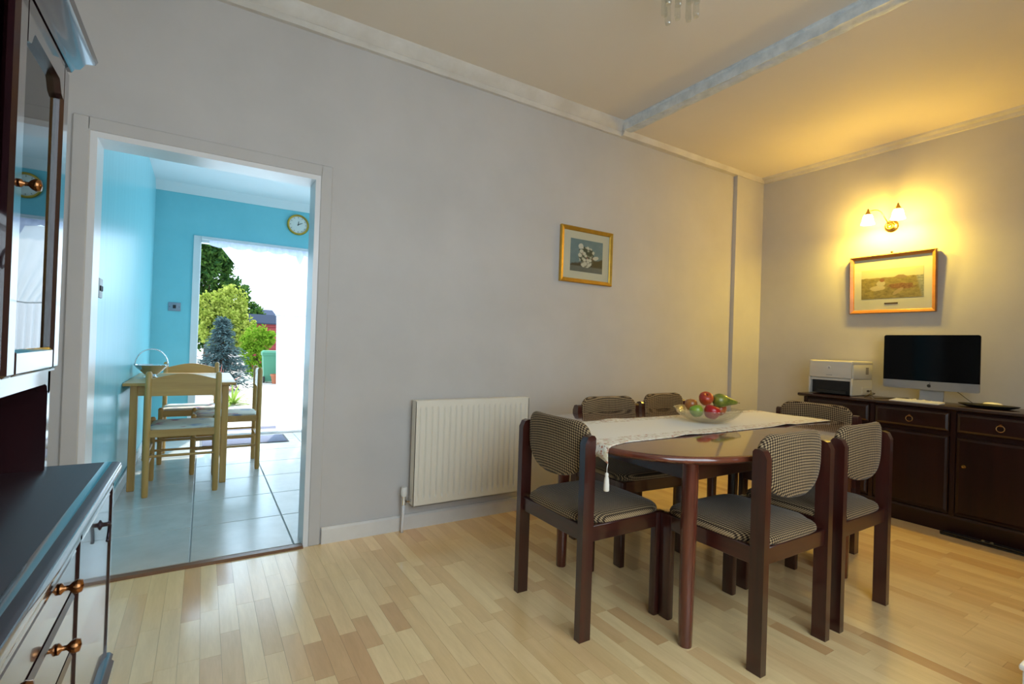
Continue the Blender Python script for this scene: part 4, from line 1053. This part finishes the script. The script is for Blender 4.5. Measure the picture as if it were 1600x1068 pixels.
def tree(name, label, cat, base, blobs, n, L, mat, trunk_r, seed, group=None):
    r = random.Random(seed); t = thing(name, label, cat, base, group); m = MB()
    tot = sum(b[3]*b[4]*b[5] for b in blobs)
    for cx, cy, cz_, rx, ry, rz in blobs:
        k = int(n*rx*ry*rz/tot)+20
        cl_ = [(rv(r)*r.uniform(.55, 1)) for _ in range(max(6, k//22))]
        for i in range(k):
            c = r.choice(cl_)+rv(r)*r.uniform(0, .28)
            p = Vector((cx+c.x*rx, cy+c.y*ry, cz_+c.z*rz))
            leaf(m.bm, p, rv(r), rv(r), L*r.uniform(.7, 1.3), L*.55)
    m.build('foliage', mat, t)
    top = blobs[0]
    m = MB(); m.tube([base, (base[0]+.03, base[1], (base[2]+top[2])/2), (top[0], top[1], top[2])], [trunk_r, trunk_r*.8, trunk_r*.3], 8)
    for cx, cy, cz_, rx, ry, rz in blobs[1:]:
        m.tube([(base[0]+.02, base[1], base[2]+(cz_-base[2])*.45), ((base[0]+cx)/2, (base[1]+cy)/2, cz_-.2*rz), (cx, cy, cz_)], [trunk_r*.45, trunk_r*.3, trunk_r*.12], 6)
    m.build('trunk', M_BARK, t, 'all')
    return t
tree('tall_tree', 'tall dark green tree at the left of the garden view', 'tree', (.1, 20, GZ), [(.1, 20, 3.3, 1.0, 1.0, 1.6), (-.4, 20, 4.2, 1.0, 1., 1.0), (.9, 20.3, 2.6, .8, .8, .8), (1.5, 20.2, 2.0, .8, .8, .6), (-.5, 20, 2.2, .9, .8, .9), (.3, 20.2, 1.4, 1.2, .8, .9), (1.6, 20.3, 1.3, .9, .8, .7)], 14000, .20, L_DARK, .12, 3)
tree('ornamental_tree', 'sunlit yellow-green tree in the middle of the garden', 'tree', (.62, 16, GZ), [(.65, 16, 2.0, .60, .5, .75), (.30, 16, 1.35, .55, .4, .6), (1.05, 16, 1.2, .5, .4, .6), (.05, 15.8, 2.1, .45, .35, .5)], 6500, .13, L_YEL, .07, 4)
# blue conifer built in drooping tiers
r = random.Random(9); cf = thing('conifer', 'blue-grey conifer low at the left of the garden', 'conifer', (.35, 10, GZ)); m = MB(); mt2 = MB()
mt2.tube([(.35, 10, GZ), (.35, 10, .8), (.36, 10, 1.5)], [.06, .045, .012], 8)
for ti in range(13):
    z = .12+.112*ti; R = .66*(1-ti/13.2)+.05
    for b in range(12):
        a = 2*PI*b/12+ti*.7+r.uniform(-.2, .2); d = Vector((math.cos(a), math.sin(a), r.uniform(-.32, .08))); Rb = R*r.uniform(.65, 1.15); o_ = Vector((.35, 10, z+r.uniform(-.05, .05)))
        mt2.tube([tuple(o_), tuple(o_+d*Rb*.9)], [.008, .003], 5)
        for k in range(42):
            s_ = r.uniform(.15, 1); p = o_+d*Rb*s_+Vector((r.uniform(-.07, .07), r.uniform(-.07, .07), r.uniform(-.06, .04)))
            leaf(m.bm, p, rv(r), (d+rv(r)*.6).normalized(), .10, .026)
m.build('needles', L_BLUE, cf); mt2.build('trunk', M_BARK, cf, 'all')
tree('round_bush', 'rounded bright green bush beside the wheeled bin', 'bush', (1.34, 13.4, GZ), [(1.36, 13.4, 1.05, .42, .4, .42), (1.22, 13.4, .6, .34, .34, .4), (1.6, 13.5, 1.1, .3, .3, .28), (1.3, 13.4, .3, .32, .32, .35)], 5200, .085, L_GRN, .05, 6)
def spiky(name, label, base, n, L, mat, seed, lift):
    r = random.Random(seed); t = thing(name, label, 'plant', base)
    b = Vector(base)
    proto_list = []
    for i in range(n):
        a = 2*PI*i/n+r.uniform(-.2, .2); e = r.uniform(*lift); d = Vector((math.cos(a)*math.cos(e), math.sin(a)*math.cos(e), math.sin(e))); s = d.cross(Vector((0, 0, 1))).normalized()
        l = L*r.uniform(.7, 1.1); m = MB(); rows = []
        for k in range(6):
            f = k/5; c = b+d*l*f+Vector((0, 0, .02-.38*l*f*f*math.cos(e)))
            w = .022*(1-f)**.6+.001
            rows.append([c-s*w, c+Vector((0, 0, -.004)), c+s*w])
        V = [[m.bm.verts.new(p) for p in q] for q in rows]
        for x, y in zip(V, V[1:]):
            for j in (0, 1): m.bm.faces.new((x[j], x[j+1], y[j+1], y[j]))
        m.build('leaf', mat, t, 'all')
    return t
spiky('spiky_plant', 'lime green spiky plant low in front of the conifer', (.47, 7.2, GZ), 36, .55, L_LIME, 21, (.1, 1.2))
spiky('flax_plant', 'reddish strap-leaved plant behind the kitchen chairs', (.26, 8.2, GZ), 22, .75, L_RED, 22, (.6, 1.4))
# wheeled bin and terracotta pot
bn = thing('wheeled_bin', 'green wheeled bin in front of the garden bush', 'bin', (1.55, 12.05, GZ)); M_BIN = pbr('bin_green', (.10, .36, .24), .45)
bx_, by_ = 1.55, 12.05
def rect(hw, hd, z): return [(bx_-hw, by_-hd, z), (bx_+hw, by_-hd, z), (bx_+hw, by_+hd, z), (bx_-hw, by_+hd, z)]
MB().loft([rect(.15, .17, GZ+.03), rect(.19, .21, GZ+.72), rect(.21, .23, GZ+.73), rect(.21, .23, GZ+.78)]).build('tub', M_BIN, bn)
MB().loft([rect(.215, .24, GZ+.78), rect(.215, .24, GZ+.81), rect(.17, .2, GZ+.86)]).build('lid', M_BIN, bn)
for sx in (-1, 1): MB().lathe([(0, -.02), (.08, -.02), (.09, 0), (.08, .02), (0, .02)], (bx_+sx*.16, by_-.18, GZ+.09), 16, 'x').build('wheel', M_BLACKM, bn)
po = thing('terracotta_pot', 'terracotta pot standing beside the wheeled bin', 'pot', (1.66, 11.6, GZ))
MB().lathe([(0, 0), (.09, 0), (.125, .20), (.14, .20), (.14, .25), (.125, .25), (.115, .20), (0, .19)], (1.66, 11.6, GZ), 24).build('pot', pbr('terracotta', (.48, .17, .09), .8), po, 'auto')
MB().lathe([(0, .20), (.116, .20), (.1, .212), (0, .22)], (1.66, 11.6, GZ), 20).build('soil', pbr('soil', (.05, .035, .02), .9), po)
# red boarded shed end and red brick side wall
sh = thing('garden_shed', 'dark red boarded shed behind the green bush', 'shed', (1.9, 17.2, GZ)); M_REDW = pbr('red_boards', (.30, .045, .05), .7, .25, 12)
MB().box(1.44, 2.75, 16.9, 18.2, GZ, 1.6).build('frame', M_REDW, sh)
for k in range(11): MB().box(1.42, 2.77, 16.855, 16.90, GZ+.02+.155*k, GZ+.02+.155*k+.146, .006).build('board', M_REDW, sh)
MB().prism([(16.75, 1.58), (16.75, 1.62), (17.55, 1.95), (18.35, 1.62), (18.35, 1.58), (17.55, 1.90)], 'x', 1.34, 2.85).build('roof', pbr('roof_felt', (.05, .065, .10), 1., spec=0.), sh)
bwall = struct(MB().box(1.905, 2.02, 4.3, 11.8, GZ, 1.58), 'wall_garden', pbr('mortar', (.45, .38, .34), .9))
M_BRICK = pbr('red_brick', (.42, .12, .08), .85, .3, 5)
brick_me = MB().box(-.008, .012, -.1045, .1045, -.032, .032, .002).mesh('brick', M_BRICK)
nb = 0
for row in range(22):
    for k in range(14):
        y = 6.2+k*.215+(.1075 if row % 2 else 0)
        if nb >= 300: break
        o = bpy.data.objects.new('brick', brick_me); COL.objects.link(o); o.parent = bwall; o.location = (1.905, y, GZ+.04+row*.0745); nb += 1
tree('side_tree', 'green tree rising behind the brick garden wall', 'tree', (3.0, 10.5, GZ), [(2.9, 10.5, 2.3, .9, .9, .9), (2.6, 10.8, 1.7, .7, .7, .6)], 1200, .13, L_GRN, .08, 8)
# a house beyond the trees
ho = thing('distant_house', 'pale house with a blue-grey roof beyond the shed', 'house', (3.2, 28, GZ))
MB().box(1.2, 7.5, 27, 33, GZ, 1.9).build('wall', pbr('pale_render', (.62, .60, .58), .8), ho)
MB().prism([(26.7, 1.85), (26.7, 1.92), (30, 2.75), (33.3, 1.92), (33.3, 1.85)], 'x', 1.0, 7.7).build('roof', pbr('slate', (.07, .09, .14), 1., spec=0.), ho)
wn = MB().box(1.9, 2.9, 26.94, 27.02, .7, 1.6).build('window', M_GLOSSW, ho)
MB().box(1.97, 2.83, 26.92, 26.945, .77, 1.53).build('pane', M_BLACK, ho)
